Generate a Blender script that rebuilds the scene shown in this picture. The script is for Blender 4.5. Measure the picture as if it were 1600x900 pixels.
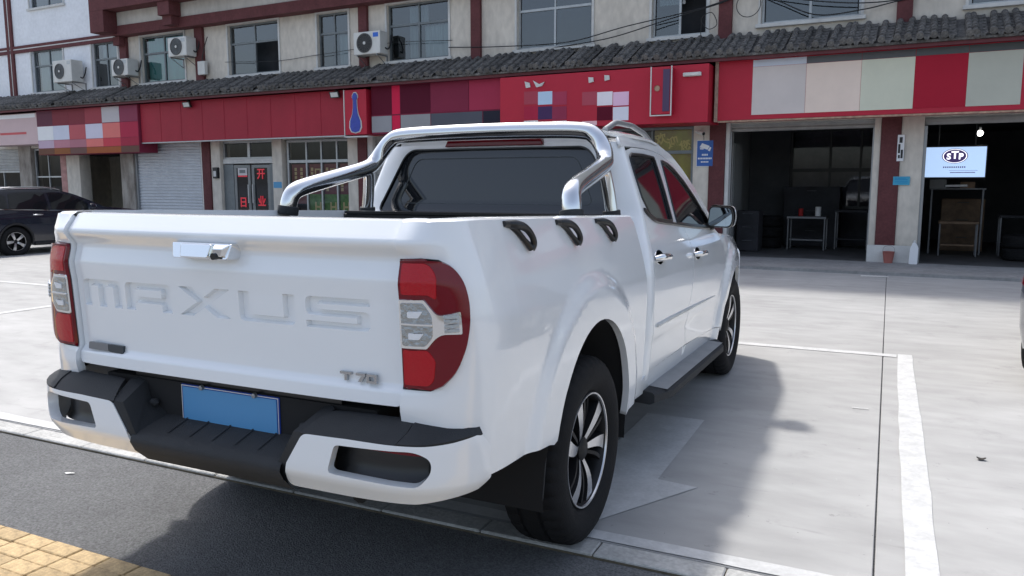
import bpy, bmesh, math, random
import numpy as np
from mathutils import Vector, Matrix
from mathutils.geometry import delaunay_2d_cdt

random.seed(7)
for o in list(bpy.data.objects):
    bpy.data.objects.remove(o)
SC = bpy.context.scene
COL = SC.collection

# ------------------------------------------------------------------ camera, sky, sun, exposure
cam_d = bpy.data.cameras.new('camera')
cam_d.sensor_fit = 'HORIZONTAL'; cam_d.sensor_width = 36.0
cam_d.lens = 36.0 * 1232 / 1600
cam_d.clip_start = 0.05; cam_d.clip_end = 2000
cam = bpy.data.objects.new('camera', cam_d); COL.objects.link(cam)
cam.location = (1.976, -2.914, 1.4445)
cam.rotation_euler = (math.radians(90 - 7.46), 0, math.radians(25.45))
SC.camera = cam

SUNV = Vector((-0.45, 0.40, 1.0)).normalized()            # towards the sun
EL = math.asin(SUNV.z); AZ = math.atan2(SUNV.x, SUNV.y)
W = bpy.data.worlds.new('World'); SC.world = W; W.use_nodes = True
_n = W.node_tree
_sky = _n.nodes.new('ShaderNodeTexSky'); _sky.sky_type = 'NISHITA'; _sky.sun_disc = False
_sky.sun_elevation = EL; _sky.sun_rotation = AZ; _sky.air_density = 1.0; _sky.dust_density = 3.0; _sky.ozone_density = 1.2
_hs = _n.nodes.new('ShaderNodeHueSaturation'); _hs.inputs['Saturation'].default_value = 0.72     # thin white cloud veil
_n.links.new(_sky.outputs[0], _hs.inputs['Color']); _n.links.new(_hs.outputs[0], _n.nodes['Background'].inputs[0])
_n.nodes['Background'].inputs[1].default_value = 0.15
sun_d = bpy.data.lights.new('sun', 'SUN'); sun_d.energy = 2.0; sun_d.angle = math.radians(3.5); sun_d.color = (1.0, 0.96, 0.91)
sun = bpy.data.objects.new('sun', sun_d); COL.objects.link(sun)
sun.rotation_euler = SUNV.to_track_quat('Z', 'Y').to_euler()
vs = SC.view_settings
vs.view_transform = 'Standard'; vs.look = 'None'; vs.gamma = 1.0; vs.use_curve_mapping = False
vs.exposure = 0.85

# ------------------------------------------------------------------ helpers
def C(h):
    if not isinstance(h, str): return h
    v = [int(h[i:i + 2], 16) / 255 for i in (1, 3, 5)]
    return tuple(x / 12.92 if x <= .04045 else ((x + .055) / 1.055) ** 2.4 for x in v)

def mat(name, col, rough=.5, metal=0., var=.0, scale=6., bump=0., bscale=60., coat=0., spec=.5, rnd=0.,
        emit=0., col2=None, detail=6., stretch=(1, 1, 1), trans=0., var2=0., scale2=40.):
    m = bpy.data.materials.new(name); m.use_nodes = True
    nt = m.node_tree; b = nt.nodes['Principled BSDF']
    L = nt.links.new
    c = C(col)
    b.inputs['Base Color'].default_value = (*c, 1)
    b.inputs['Roughness'].default_value = rough; b.inputs['Metallic'].default_value = metal
    b.inputs['Coat Weight'].default_value = coat; b.inputs['Coat Roughness'].default_value = .04
    b.inputs['Specular IOR Level'].default_value = spec
    b.inputs['Transmission Weight'].default_value = trans
    if emit:
        b.inputs['Emission Color'].default_value = (*c, 1); b.inputs['Emission Strength'].default_value = emit
    if var or bump or rnd or col2 or var2:
        tc = nt.nodes.new('ShaderNodeTexCoord'); mp = nt.nodes.new('ShaderNodeMapping')
        L(tc.outputs['Object'], mp.inputs[0]); mp.inputs['Scale'].default_value = stretch
        base = None
        if var or col2:
            n = nt.nodes.new('ShaderNodeTexNoise'); n.inputs['Scale'].default_value = scale; n.inputs['Detail'].default_value = detail
            n.inputs['Roughness'].default_value = .65
            L(mp.outputs[0], n.inputs['Vector'])
            r = nt.nodes.new('ShaderNodeValToRGB')
            r.color_ramp.elements[0].position = .32; r.color_ramp.elements[1].position = .68
            a = tuple(max(0, x * (1 - var)) for x in c); e = C(col2) if col2 else tuple(x * (1 + var) for x in c)
            r.color_ramp.elements[0].color = (*a, 1); r.color_ramp.elements[1].color = (*e, 1)
            L(n.outputs[0], r.inputs[0]); base = r.outputs[0]
        if var2:
            n2 = nt.nodes.new('ShaderNodeTexNoise'); n2.inputs['Scale'].default_value = scale2; n2.inputs['Detail'].default_value = 3
            L(mp.outputs[0], n2.inputs['Vector'])
            mr2 = nt.nodes.new('ShaderNodeMapRange'); mr2.inputs[1].default_value = .3; mr2.inputs[2].default_value = .7
            mr2.inputs[3].default_value = 1 - var2; mr2.inputs[4].default_value = 1 + var2
            L(n2.outputs[0], mr2.inputs[0])
            mx2 = nt.nodes.new('ShaderNodeMix'); mx2.data_type = 'RGBA'; mx2.blend_type = 'MULTIPLY'; mx2.inputs[0].default_value = 1
            if base: L(base, mx2.inputs[6])
            else: mx2.inputs[6].default_value = (*c, 1)
            L(mr2.outputs[0], mx2.inputs[7]); base = mx2.outputs[2]
        if rnd:
            oi = nt.nodes.new('ShaderNodeObjectInfo')
            mr = nt.nodes.new('ShaderNodeMapRange'); mr.inputs[3].default_value = 1 - rnd; mr.inputs[4].default_value = 1 + rnd
            L(oi.outputs['Random'], mr.inputs[0])
            mx = nt.nodes.new('ShaderNodeMix'); mx.data_type = 'RGBA'; mx.blend_type = 'MULTIPLY'; mx.inputs[0].default_value = 1
            if base: L(base, mx.inputs[6])
            else: mx.inputs[6].default_value = (*c, 1)
            L(mr.outputs[0], mx.inputs[7]); base = mx.outputs[2]
        if base: L(base, b.inputs['Base Color'])
        if bump:
            n3 = nt.nodes.new('ShaderNodeTexNoise'); n3.inputs['Scale'].default_value = bscale; n3.inputs['Detail'].default_value = 4
            L(mp.outputs[0], n3.inputs['Vector'])
            bp = nt.nodes.new('ShaderNodeBump'); bp.inputs['Strength'].default_value = bump; bp.inputs['Distance'].default_value = .01
            L(n3.outputs[0], bp.inputs['Height']); L(bp.outputs[0], b.inputs['Normal'])
    return m

def glass_mat(name, tint, refl=1.0):
    m = bpy.data.materials.new(name); m.use_nodes = True; nt = m.node_tree; nt.nodes.clear()
    o = nt.nodes.new('ShaderNodeOutputMaterial'); mx = nt.nodes.new('ShaderNodeMixShader')
    t = nt.nodes.new('ShaderNodeBsdfTransparent'); t.inputs[0].default_value = (*C(tint), 1)
    g = nt.nodes.new('ShaderNodeBsdfGlossy'); g.inputs['Roughness'].default_value = .03; g.inputs[0].default_value = (.9, .95, 1, 1)
    f = nt.nodes.new('ShaderNodeFresnel'); f.inputs[0].default_value = 1.5
    mu = nt.nodes.new('ShaderNodeMath'); mu.operation = 'MULTIPLY_ADD'; mu.inputs[1].default_value = 1.6 * refl; mu.inputs[2].default_value = .04 * refl; mu.use_clamp = True
    nt.links.new(f.outputs[0], mu.inputs[0]); nt.links.new(mu.outputs[0], mx.inputs[0])
    nt.links.new(t.outputs[0], mx.inputs[1]); nt.links.new(g.outputs[0], mx.inputs[2]); nt.links.new(mx.outputs[0], o.inputs[0])
    return m

def link(name, me, parent=None, loc=None, rot=None, **props):
    o = bpy.data.objects.new(name, me); COL.objects.link(o)
    if parent: o.parent = parent
    if loc is not None: o.location = loc
    if rot is not None: o.rotation_euler = rot
    for k, v in props.items(): o[k] = v
    return o

def empty(name, loc=(0, 0, 0), rz=0., **props):
    o = link(name, None, None, loc, (0, 0, rz), **props); o.empty_display_size = .1
    return o

def tag(o, label, category, group=None):
    o['label'] = label; o['category'] = category
    if group: o['group'] = group
    return o

def copy_tree(o, parent=None):
    c = o.copy(); COL.objects.link(c); c.parent = parent
    for ch in list(o.children): copy_tree(ch, c)
    return c

class MB:
    def __init__(s): s.v = []; s.f = []; s.m = []
    def add(s, vs_, fs, mi=0):
        k = len(s.v); s.v += [tuple(map(float, p)) for p in vs_]
        s.f += [tuple(i + k for i in f) for f in fs]; s.m += [mi] * len(fs); return s
    def box(s, lo, hi, mi=0):
        (a, b, c), (d, e, f) = lo, hi
        return s.add([(a, b, c), (d, b, c), (d, e, c), (a, e, c), (a, b, f), (d, b, f), (d, e, f), (a, e, f)],
                     [(0, 3, 2, 1), (4, 5, 6, 7), (0, 1, 5, 4), (1, 2, 6, 5), (2, 3, 7, 6), (3, 0, 4, 7)], mi)
    def prism(s, poly, fn0, fn1, mi=0, mside=None):
        """poly: list of 2D points (ccw); fn0/fn1 map to 3D for bottom/top"""
        n = len(poly)
        s.add([fn0(*q) for q in poly] + [fn1(*q) for q in poly], [], mi)
        k = len(s.v) - 2 * n
        s.f += [tuple(k + n + i for i in range(n)), tuple(k + i for i in reversed(range(n)))]; s.m += [mi, mi]
        for i in range(n):
            j = (i + 1) % n; s.f.append((k + i, k + j, k + n + j, k + n + i)); s.m.append(mi if mside is None else mside)
        return s
    def tube(s, pts, r, n=10, mi=0, cap=True, smooth=0):
        P = [Vector(q) for q in pts]
        if smooth: P = [Vector(q) for q in catmull(np.array([tuple(q) for q in P]), smooth)]
        R = r if hasattr(r, '__len__') else [r] * len(P)
        if len(R) != len(P): R = np.interp(np.linspace(0, 1, len(P)), np.linspace(0, 1, len(R)), R)
        up = None; rings = []
        for i, q in enumerate(P):
            d = (P[min(i + 1, len(P) - 1)] - P[max(i - 1, 0)]).normalized()
            if up is None:
                up = d.orthogonal().normalized()
            up = (up - d * up.dot(d)).normalized(); w = d.cross(up)
            rings.append([q + (up * math.cos(2 * math.pi * k / n) + w * math.sin(2 * math.pi * k / n)) * R[i] for k in range(n)])
        vs_ = [v for rg in rings for v in rg]; fs = []
        for i in range(len(P) - 1):
            for k in range(n):
                a = i * n + k; b = i * n + (k + 1) % n; fs.append((a, b, b + n, a + n))
        if cap: fs += [tuple(reversed(range(n))), tuple(range((len(P) - 1) * n, len(P) * n))]
        return s.add(vs_, fs, mi)
    def lathe(s, prof, n=48, axis='x', org=(0, 0, 0), mi=0, rfun=None, close=False):
        vs_ = []; fs = []; m = len(prof)
        for k in range(n):
            a = 2 * math.pi * k / n
            for j, (h, r) in enumerate(prof):
                rr = rfun(k, j, r) if rfun else r
                p = (h, rr * math.cos(a), rr * math.sin(a)) if axis == 'x' else ((rr * math.cos(a), h, rr * math.sin(a)) if axis == 'y' else (rr * math.cos(a), rr * math.sin(a), h))
                vs_.append((p[0] + org[0], p[1] + org[1], p[2] + org[2]))
        for k in range(n):
            for j in range(m - 1):
                a = k * m + j; b = ((k + 1) % n) * m + j
                fs.append((a, a + 1, b + 1, b))
            if close: fs.append((k * m + m - 1, k * m, ((k + 1) % n) * m, ((k + 1) % n) * m + m - 1))
        return s.add(vs_, fs, mi)
    def mesh(s, name, mats, smooth=None, bevel=0., seg=2, recalc=True):
        me = bpy.data.meshes.new(name); me.from_pydata(s.v, [], s.f)
        for m in (mats if isinstance(mats, (list, tuple)) else [mats]): me.materials.append(m)
        me.polygons.foreach_set('material_index', s.m)
        bm = bmesh.new(); bm.from_mesh(me)
        if recalc: bmesh.ops.recalc_face_normals(bm, faces=bm.faces)
        if bevel:
            ed = [e for e in bm.edges if len(e.link_faces) == 2 and e.calc_face_angle(0) > .5]
            bmesh.ops.bevel(bm, geom=ed, offset=bevel, segments=seg, profile=.5, affect='EDGES', clamp_overlap=True)
        bm.to_mesh(me); bm.free()
        if smooth is not None:
            me.polygons.foreach_set('use_smooth', [True] * len(me.polygons)); me.set_sharp_from_angle(angle=math.radians(smooth))
        me.update(); return me
    def build(s, name, mats, parent=None, loc=None, rot=None, smooth=None, bevel=0., seg=2, recalc=True, **props):
        return link(name, s.mesh(name, mats, smooth, bevel, seg, recalc), parent, loc, rot, **props)

def box(name, lo, hi, m, parent=None, bevel=0., **props):
    return MB().box(lo, hi).build(name, m, parent, bevel=bevel, smooth=40 if bevel else None, **props)

def catmull(P, n=8, closed=False):
    P = np.asarray(P, float)
    Q = np.vstack([P[-1], P, P[0], P[1]]) if closed else np.vstack([2 * P[0] - P[1], P, 2 * P[-1] - P[-2]])
    out = []
    for i in range(1, len(Q) - 2):
        a, b, c, d = Q[i - 1], Q[i], Q[i + 1], Q[i + 2]
        for s_ in np.arange(n) / n:
            out.append(.5 * (2 * b + (c - a) * s_ + (2 * a - 5 * b + 4 * c - d) * s_ ** 2 + (3 * b - a - 3 * c + d) * s_ ** 3))
    if not closed: out.append(P[-1])
    return np.array(out)

def rpoly(pts, n=5):
    """polygon with rounded corners: (x, y, r)"""
    out = []; m = len(pts)
    for i in range(m):
        x, y = pts[i][:2]; r = pts[i][2] if len(pts[i]) > 2 else 0
        if r <= 0: out.append((x, y)); continue
        p = Vector((x, y)); a = Vector(pts[i - 1][:2]) - p; b = Vector(pts[(i + 1) % m][:2]) - p
        ra = min(r, a.length * .49); rb = min(r, b.length * .49)
        A = p + a.normalized() * ra; B = p + b.normalized() * rb
        for k in range(n + 1):
            t = k / n; q = A * (1 - t) ** 2 + p * 2 * t * (1 - t) + B * t * t; out.append((q.x, q.y))
    return out

def inpoly(px, py, poly):
    poly = np.asarray(poly); x0, y0 = poly[:, 0], poly[:, 1]; x1, y1 = np.roll(x0, -1), np.roll(y0, -1)
    px = np.asarray(px)[:, None]; py = np.asarray(py)[:, None]
    cr = ((y0 > py) != (y1 > py)) & (px < (x1 - x0) * (py - y0) / np.where(y1 == y0, 1e-12, y1 - y0) + x0)
    return cr.sum(1) % 2 == 1

def densify(poly, res):
    out = []; m = len(poly)
    for i in range(m):
        a = np.array(poly[i][:2], float); b = np.array(poly[(i + 1) % m][:2], float)
        k = max(1, int(math.ceil(np.hypot(*(b - a)) / res)))
        for j in range(k): out.append(a + (b - a) * j / k)
    return np.array(out)

def panel(name, outline, fn, ref, m, parent=None, holes=(), res=.04, depth=.012, flare=0., hflare=None, off=0., mirror=False, normals=True, mats=None, **props):
    """curved sheet: 2D outline (with holes) -> fn(a,b) in 3D, with analytic normals and a rim of the given depth"""
    loops = [densify(outline, res)] + [densify(h, res) for h in holes]
    pts = []; edges = []
    for lp in loops:
        k = len(pts); pts += [tuple(q) for q in lp]; edges += [(k + i, k + (i + 1) % len(lp)) for i in range(len(lp))]
    B = np.array(pts)
    lo, hi = B.min(0), B.max(0)
    gx, gy = np.meshgrid(np.arange(lo[0] + res / 2, hi[0], res), np.arange(lo[1] + res / 2, hi[1], res))
    g = np.stack([gx.ravel(), gy.ravel()], 1)
    if len(g):
        ok = inpoly(g[:, 0], g[:, 1], loops[0])
        for h in loops[1:]: ok &= ~inpoly(g[:, 0], g[:, 1], h)
        g = g[ok]
        if len(g):
            dmin = np.full(len(g), 1e9)
            for i in range(0, len(B), 200): dmin = np.minimum(dmin, np.hypot(g[:, None, 0] - B[None, i:i + 200, 0], g[:, None, 1] - B[None, i:i + 200, 1]).min(1))
            g = g[dmin > res * .45]; pts += [tuple(q) for q in g]
    vo, eo, fo, *_ = delaunay_2d_cdt([Vector(q) for q in pts], edges, [], 0, 1e-6)
    V = np.array([tuple(v) for v in vo])[:, :2]; F = np.array([tuple(f) for f in fo])
    cen = V[F].mean(1)
    ok = inpoly(cen[:, 0], cen[:, 1], loops[0])
    for h in loops[1:]: ok &= ~inpoly(cen[:, 0], cen[:, 1], h)
    F = F[ok]
    def N(a, b):
        e = 1e-3
        du = fn(a + e, b) - fn(a - e, b); dv = fn(a, b + e) - fn(a, b - e)
        n = np.cross(du, dv); n /= np.linalg.norm(n, axis=-1, keepdims=True) + 1e-12
        r = ref(fn(a, b)) if callable(ref) else np.array(ref, float)
        s = np.sign((n * r).sum(-1, keepdims=True)); s[s == 0] = 1
        return n * s
    nn = N(V[:, 0], V[:, 1]); P = fn(V[:, 0], V[:, 1]) + nn * off
    fn3 = np.cross(P[F[:, 1]] - P[F[:, 0]], P[F[:, 2]] - P[F[:, 0]])
    flip = (fn3 * nn[F].mean(1)).sum(1) < 0
    F[flip] = F[flip][:, ::-1]
    faces = [tuple(int(i) for i in f) for f in F]; verts = [tuple(q) for q in P]; cn = [tuple(q) for q in nn]; mi = [0] * len(faces)
    if depth:
        cnt = {}
        for f in faces:
            for i in range(3):
                a, b = f[i], f[(i + 1) % 3]; k = (min(a, b), max(a, b)); cnt[k] = None if k in cnt else (a, b)
        be = [e for e in cnt.values() if e]
        k0 = len(verts); idx = {}; outv = {}
        for a, b in be:
            t = P[b] - P[a]; o = np.cross(t, nn[a]); o /= np.linalg.norm(o) + 1e-12     # outwards from the sheet
            for q in (a, b): outv[q] = outv.get(q, 0) + o
        hset = None
        for q in outv:
            o = outv[q]; o = o / (np.linalg.norm(o) + 1e-12)
            idx[q] = len(verts); verts += [tuple(P[q]), tuple(P[q] - nn[q] * depth + o * flare)]; cn += [(0, 0, 0)] * 2
        for a, b in be:
            faces.append((idx[b], idx[a], idx[a] + 1, idx[b] + 1)); mi.append(1 if mats else 0)
    res_o = []
    for s in ((1, -1) if mirror else (1,)):
        me = bpy.data.meshes.new(name)
        me.from_pydata([(s * x, y, z) for x, y, z in verts], [], faces if s == 1 else [f[::-1] for f in faces])
        for mm in (mats or [m]): me.materials.append(mm)
        me.polygons.foreach_set('material_index', mi)
        me.polygons.foreach_set('use_smooth', [i < len(F) for i in range(len(faces))])
        if normals: me.normals_split_custom_set_from_vertices([(s * x, y, z) for x, y, z in cn])
        me.update()
        res_o.append(link(name, me, parent, **props))
    return res_o if mirror else res_o[0]

def text_mesh(body, size, depth=.004, bold=0.):
    c = bpy.data.curves.new('t', 'FONT'); c.body = body; c.size = size; c.extrude = depth; c.offset = bold
    c.align_x = 'CENTER'; c.align_y = 'CENTER'; c.resolution_u = 3
    o = bpy.data.objects.new('t', c); COL.objects.link(o)
    dg = bpy.context.evaluated_depsgraph_get()
    me = bpy.data.meshes.new_from_object(o.evaluated_get(dg))
    bpy.data.objects.remove(o); bpy.data.curves.remove(c)
    return me

def prof1(zs, xs, sig=.012):
    zs = np.array(zs, float); xs = np.array(xs, float); d = .002
    g = np.arange(zs[0] - .1, zs[-1] + .1, d); v = np.interp(g, zs, xs)
    v = np.where(g < zs[0], xs[0] + (g - zs[0]) * (xs[1] - xs[0]) / (zs[1] - zs[0]), v)
    v = np.where(g > zs[-1], xs[-1] + (g - zs[-1]) * (xs[-1] - xs[-2]) / (zs[-1] - zs[-2]), v)
    k = np.exp(-.5 * (np.arange(-40, 41) * d / sig) ** 2); k /= k.sum()
    w = np.convolve(np.pad(v, 40, mode='edge'), k, mode='valid')
    return lambda z: np.interp(z, g, w)

def ss(a, b, x):
    t = np.clip((np.asarray(x, float) - a) / (b - a), 0, 1); return t * t * (3 - 2 * t)

# ------------------------------------------------------------------ ground, paving, paint
M = {}
M['asphalt'] = mat('asphalt', (.118, .121, .124), .9, var=.16, scale=1.3, var2=.4, scale2=110, bump=1.0, bscale=130)
M['concrete'] = mat('concrete', (.35, .35, .343), .85, var=.13, scale=.8, var2=.09, scale2=6, bump=.12, bscale=90, stretch=(.45, 1, 1))
M['concrete2'] = mat('concrete_apron', (.27, .27, .265), .9, var=.16, scale=1.5, var2=.12, scale2=14, bump=.3, bscale=60)
M['kerb'] = mat('kerb_stone', (.40, .40, .385), .9, var=.18, scale=5, var2=.15, scale2=50, bump=.4, bscale=80, rnd=.08)
M['line'] = mat('worn_white_paint', (.42, .425, .42), .8, col2=(.56, .565, .56), scale=9, var2=.05, scale2=60, bump=.15)
M['line_faint'] = mat('faded_white_paint', (.42, .425, .42), .85, col2=(.53, .535, .53), scale=6, var2=.06, scale2=60)
M['tile_y'] = mat('yellow_paver', (.43, .315, .17), .85, var=.16, scale=16, var2=.2, scale2=90, bump=.5, bscale=70, rnd=.14)
M['joint'] = mat('dirty_joint', (.10, .085, .06), .95, var=.3, scale=20)

def stains(m, dark=.72, light=1.12):
    nt = m.node_tree; b = nt.nodes['Principled BSDF']; src = b.inputs['Base Color'].links[0].from_socket
    tc = nt.nodes.new('ShaderNodeTexCoord')
    def mask(scale, lo, hi, d, stretch=(1, 1, 1)):
        mp = nt.nodes.new('ShaderNodeMapping'); mp.inputs['Scale'].default_value = stretch; nt.links.new(tc.outputs['Object'], mp.inputs[0])
        n = nt.nodes.new('ShaderNodeTexNoise'); n.inputs['Scale'].default_value = scale; n.inputs['Detail'].default_value = d; n.inputs['Roughness'].default_value = .7
        nt.links.new(mp.outputs[0], n.inputs['Vector']); r = nt.nodes.new('ShaderNodeMapRange'); r.interpolation_type = 'SMOOTHSTEP'
        r.inputs[1].default_value = lo; r.inputs[2].default_value = hi; nt.links.new(n.outputs[0], r.inputs[0]); return r.outputs[0]
    def mul(src, fac, f):
        x = nt.nodes.new('ShaderNodeMix'); x.data_type = 'RGBA'; x.blend_type = 'MULTIPLY'; nt.links.new(fac, x.inputs[0]); nt.links.new(src, x.inputs[6]); x.inputs[7].default_value = (f, f, f, 1); return x.outputs[2]
    src = mul(src, mask(2.2, .56, .70, 8), .86)                       # broad grimy areas
    src = mul(src, mask(9, .63, .70, 10), dark)                       # small oil spots
    src = mul(src, mask(3.0, .60, .68, 8, (.25, 2.2, 1)), .84)        # sweeping and tyre marks along the rows
    src = mul(src, mask(14, .64, .72, 6, (1, .3, 1)), light)          # pale scuffs
    vo = nt.nodes.new('ShaderNodeTexVoronoi'); vo.inputs['Scale'].default_value = 14; nt.links.new(tc.outputs['Object'], vo.inputs['Vector'])
    r = nt.nodes.new('ShaderNodeMapRange'); r.inputs[1].default_value = .05; r.inputs[2].default_value = .03; nt.links.new(vo.outputs['Distance'], r.inputs[0])
    g = nt.nodes.new('ShaderNodeMath'); g.operation = 'GREATER_THAN'; g.inputs[1].default_value = .82
    sp = nt.nodes.new('ShaderNodeSeparateColor'); nt.links.new(vo.outputs['Color'], sp.inputs[0]); nt.links.new(sp.outputs[0], g.inputs[0])
    mm = nt.nodes.new('ShaderNodeMath'); mm.operation = 'MULTIPLY'; nt.links.new(r.outputs[0], mm.inputs[0]); nt.links.new(g.outputs[0], mm.inputs[1])
    src = mul(src, mm.outputs[0], .45)                                # specks of grit and gum
    nt.links.new(src, b.inputs['Base Color'])
stains(M['concrete']); stains(M['concrete2']); stains(M['line'], .85, 1.03)
link('road', MB().add([(-600, -600, -.014), (600, -600, -.014), (600, 600, -.014), (-600, 600, -.014)], [(0, 1, 2, 3)]).mesh('road', M['asphalt']), kind='structure')
def slab(name, x0, x1, y0, y1, m, z0=-.03, z1=0.):
    return MB().box((x0, y0, z0), (x1, y1, z1)).build(name, m, bevel=.003, seg=1, kind='structure')
slab('parking_lot', -60, 1.9965, .006, 12.0, M['concrete'])
slab('parking_lot', 2.0035, 60, .006, 11.6, M['concrete'])

kr = link('kerb', MB().box((-40, -.128, -.03), (40, 0, -.006)).mesh('kerb', M['joint']), kind='structure')
x = -8.0
while x < 7:
    w = .495
    MB().box((0, 0, -.02), (w, .118, .004 + random.uniform(-.002, .002))).build('kerb_stone', M['kerb'], kr, loc=(x, -.124, 0), bevel=.005, seg=1)
    x += .5

def ragged(name, x0, x1, y0, y1, m, along='y', z=.004, amp=.009, n=26):
    """a flat strip of paint with uneven edges"""
    mb = MB(); vs_ = []; r = random.Random(17 + int(x0 * 10))
    la = lb = 0
    for i in range(n + 1):
        t = i / n; la = .7 * la + r.uniform(-amp, amp) * .5; lb = .7 * lb + r.uniform(-amp, amp) * .5
        if along == 'y': yy = y0 + (y1 - y0) * t; vs_ += [(x0 + la, yy, z), (x1 + lb, yy, z)]
        else: xx = x0 + (x1 - x0) * t; vs_ += [(xx, y0 + la, z), (xx, y1 + lb, z)]
    mb.add(vs_, [(2 * i, 2 * i + 1, 2 * i + 3, 2 * i + 2) if along == 'y' else (2 * i, 2 * i + 2, 2 * i + 3, 2 * i + 1) for i in range(n)])
    return mb.build(name, m, kind='structure')
ragged('parking_line', 2.105, 2.228, -.0 + .10, 4.50, M['line'])
ragged('parking_line', -2.49, -2.37, .10, 4.35, M['line'])
ragged('parking_line', -7.10, -6.98, .10, 4.35, M['line'])
ragged('parking_line', -20, 2.104, 4.36, 4.47, M['line'], along='x', n=90, amp=.008)
ragged('parking_line', -12, 4, .012, .098, M['line'], along='x', n=80, amp=.008)
# bay arrow, faded
ax = .84
arrow = [(ax - .18, 2.9), (ax - .18, .77), (ax - .38, .745), (ax, .06), (ax + .38, .745), (ax + .18, .77), (ax + .18, 1.72), (ax + .18, 2.9)]
panel('arrow_marking', [(a, min(b, 1.86)) if b > 1.8 else (a, b) for a, b in arrow][:-1] + [(ax + .18, 1.86)], lambda a, b: np.stack([a, b, 0 * a + .004], -1), (0, 0, 1), M['line_faint'], res=.2, depth=0, kind='structure')

# tactile / brick pavement, bottom left
side = link('pavement', MB().box((-40, -9, -.03), (40, -.945, -.004)).mesh('pavement', M['joint']), kind='structure')
bm0 = MB().box((0, 0, -.02), (.1565, .0800, .006)).mesh('paver', M['tile_y'], bevel=.004, seg=1)
for i in range(-15, 4):
    for j in range(8):
        x = i * .1625 - .03 + random.uniform(-.0015, .0015); y = -.955 - (j + 1) * .081
        link('paver', bm0, side, (x, y, random.uniform(-.003, .003)), (random.uniform(-.012, .012), random.uniform(-.008, .008), random.uniform(-.008, .008)))
M['tile_far'] = mat('grey_paver_field', (.20, .20, .20), .85, var=.2, scale=9, var2=.25, scale2=40, bump=.5, bscale=50)
MB().box((-30, -8, -.02), (30, -1.612, .003)).build('pavement_field', M['tile_far'], side)
M['tile_y2'] = mat('yellow_paver_field', (.45, .32, .165), .85, var=.2, scale=9, var2=.25, scale2=40, bump=.5, bscale=50)
MB().box((-30, -1.612, -.02), (-2.48, -.955, .003)).build('pavement_field', M['tile_y2'], side)
MB().box((.63, -1.612, -.02), (30, -.955, .003)).build('pavement_field', M['tile_y2'], side)
# ------------------------------------------------------------------ the shop building (local frame: x along the front, y inwards, z up)
TH = math.radians(-2.25); BO = Vector((2, 12.9, 0))
BU = Vector((math.cos(TH), math.sin(TH), 0)); BN = Vector((-math.sin(TH), math.cos(TH), 0))
def F(u, off, z): return BO + BU * u - BN * off + Vector((0, 0, z))
M['beige'] = mat('beige_render', (.60, .555, .485), .9, var=.10, scale=1.6, var2=.10, scale2=9, bump=.25, bscale=50, stretch=(1, 1, .5))
M['white_wall'] = mat('white_render', (.78, .80, .83), .9, var=.05, scale=1.5, var2=.05, scale2=10, bump=.15, bscale=40)
M['grey_par'] = mat('grey_render', (.50, .48, .44), .9, var=.10, scale=1.2, var2=.08, scale2=8, stretch=(1, 1, .4))
M['brown'] = mat('brown_paint', (.12, .040, .042), .8, spec=.3, var=.16, scale=3, var2=.12, scale2=25)
M['maroon'] = mat('maroon_eave', (.13, .028, .036), .6, var=.15, scale=4)
M['red'] = mat('red_fascia', (.335, .018, .037), .55, spec=.3, var=.10, scale=.8, var2=.05, scale2=20)
M['red2'] = mat('red_sign_face', (.45, .018, .042), .5, spec=.3, var=.06, scale=1)
M['alu'] = mat('aluminium', (.42, .44, .45), .4, metal=.5, var=.1, scale=8)
M['alu_dark'] = mat('dark_window_frame', (.16, .18, .19), .45, metal=.3, var=.1, scale=8)
M['trim_white'] = mat('white_trim', (.58, .58, .56), .7, var=.1, scale=5)
M['tile'] = mat('grey_roof_tile', (.125, .12, .115), .9, spec=.2, var=.55, scale=7, var2=.35, scale2=30, bump=.5, bscale=40, rnd=.22)
M['shutter'] = mat('shutter_metal', (.52, .545, .58), .5, metal=.25, var=.06, scale=3, var2=.04, scale2=30)
M['shutter_old'] = mat('shutter_old', (.36, .36, .35), .55, metal=.3, var=.15, scale=4)
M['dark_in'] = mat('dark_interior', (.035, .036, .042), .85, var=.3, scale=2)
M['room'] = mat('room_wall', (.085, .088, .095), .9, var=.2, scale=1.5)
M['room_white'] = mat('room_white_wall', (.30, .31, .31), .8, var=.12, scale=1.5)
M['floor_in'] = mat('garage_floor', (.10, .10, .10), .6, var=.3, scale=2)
M['glass'] = glass_mat('window_glass', (.50, .60, .63), 1.15)
M['glass_shop'] = glass_mat('shop_glass', (.78, .80, .82), .35)
M['curtain'] = mat('curtain', (.55, .56, .56), .9, var=.12, scale=5, stretch=(8, 1, .4))
M['curtain_teal'] = mat('teal_curtain', (.16, .50, .44), .8, var=.12, scale=4, stretch=(6, 1, .4))
M['grime'] = mat('grimy_pillar', (.16, .135, .115), .9, col2=(.40, .37, .33), scale=3.5, stretch=(1, 1, .35), bump=.3)
M['black'] = mat('black_plastic', (.016, .017, .018), .5, var=.15, scale=12)
M['metal'] = mat('grey_metal', (.30, .31, .32), .45, metal=.7)

bld = empty('shop_building', BO, TH, label='long two-tone shop building with brown posts, red fascia level and grey tiled eave', category='building')
FX = lambda v0: (lambda a, b: np.stack([a, 0 * a + v0, b], -1))
def rect(u0, u1, z0, z1): return [(u0, z0), (u1, z0), (u1, z1), (u0, z1)]
def wall(name, u0, u1, z0, z1, m, holes=(), v=0., depth=.16):
    return panel(name, rect(u0, u1, z0, z1), FX(v), (0, -1, 0), m, bld, holes=[rect(*h) for h in holes], res=3.0, depth=depth, normals=False)

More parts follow.
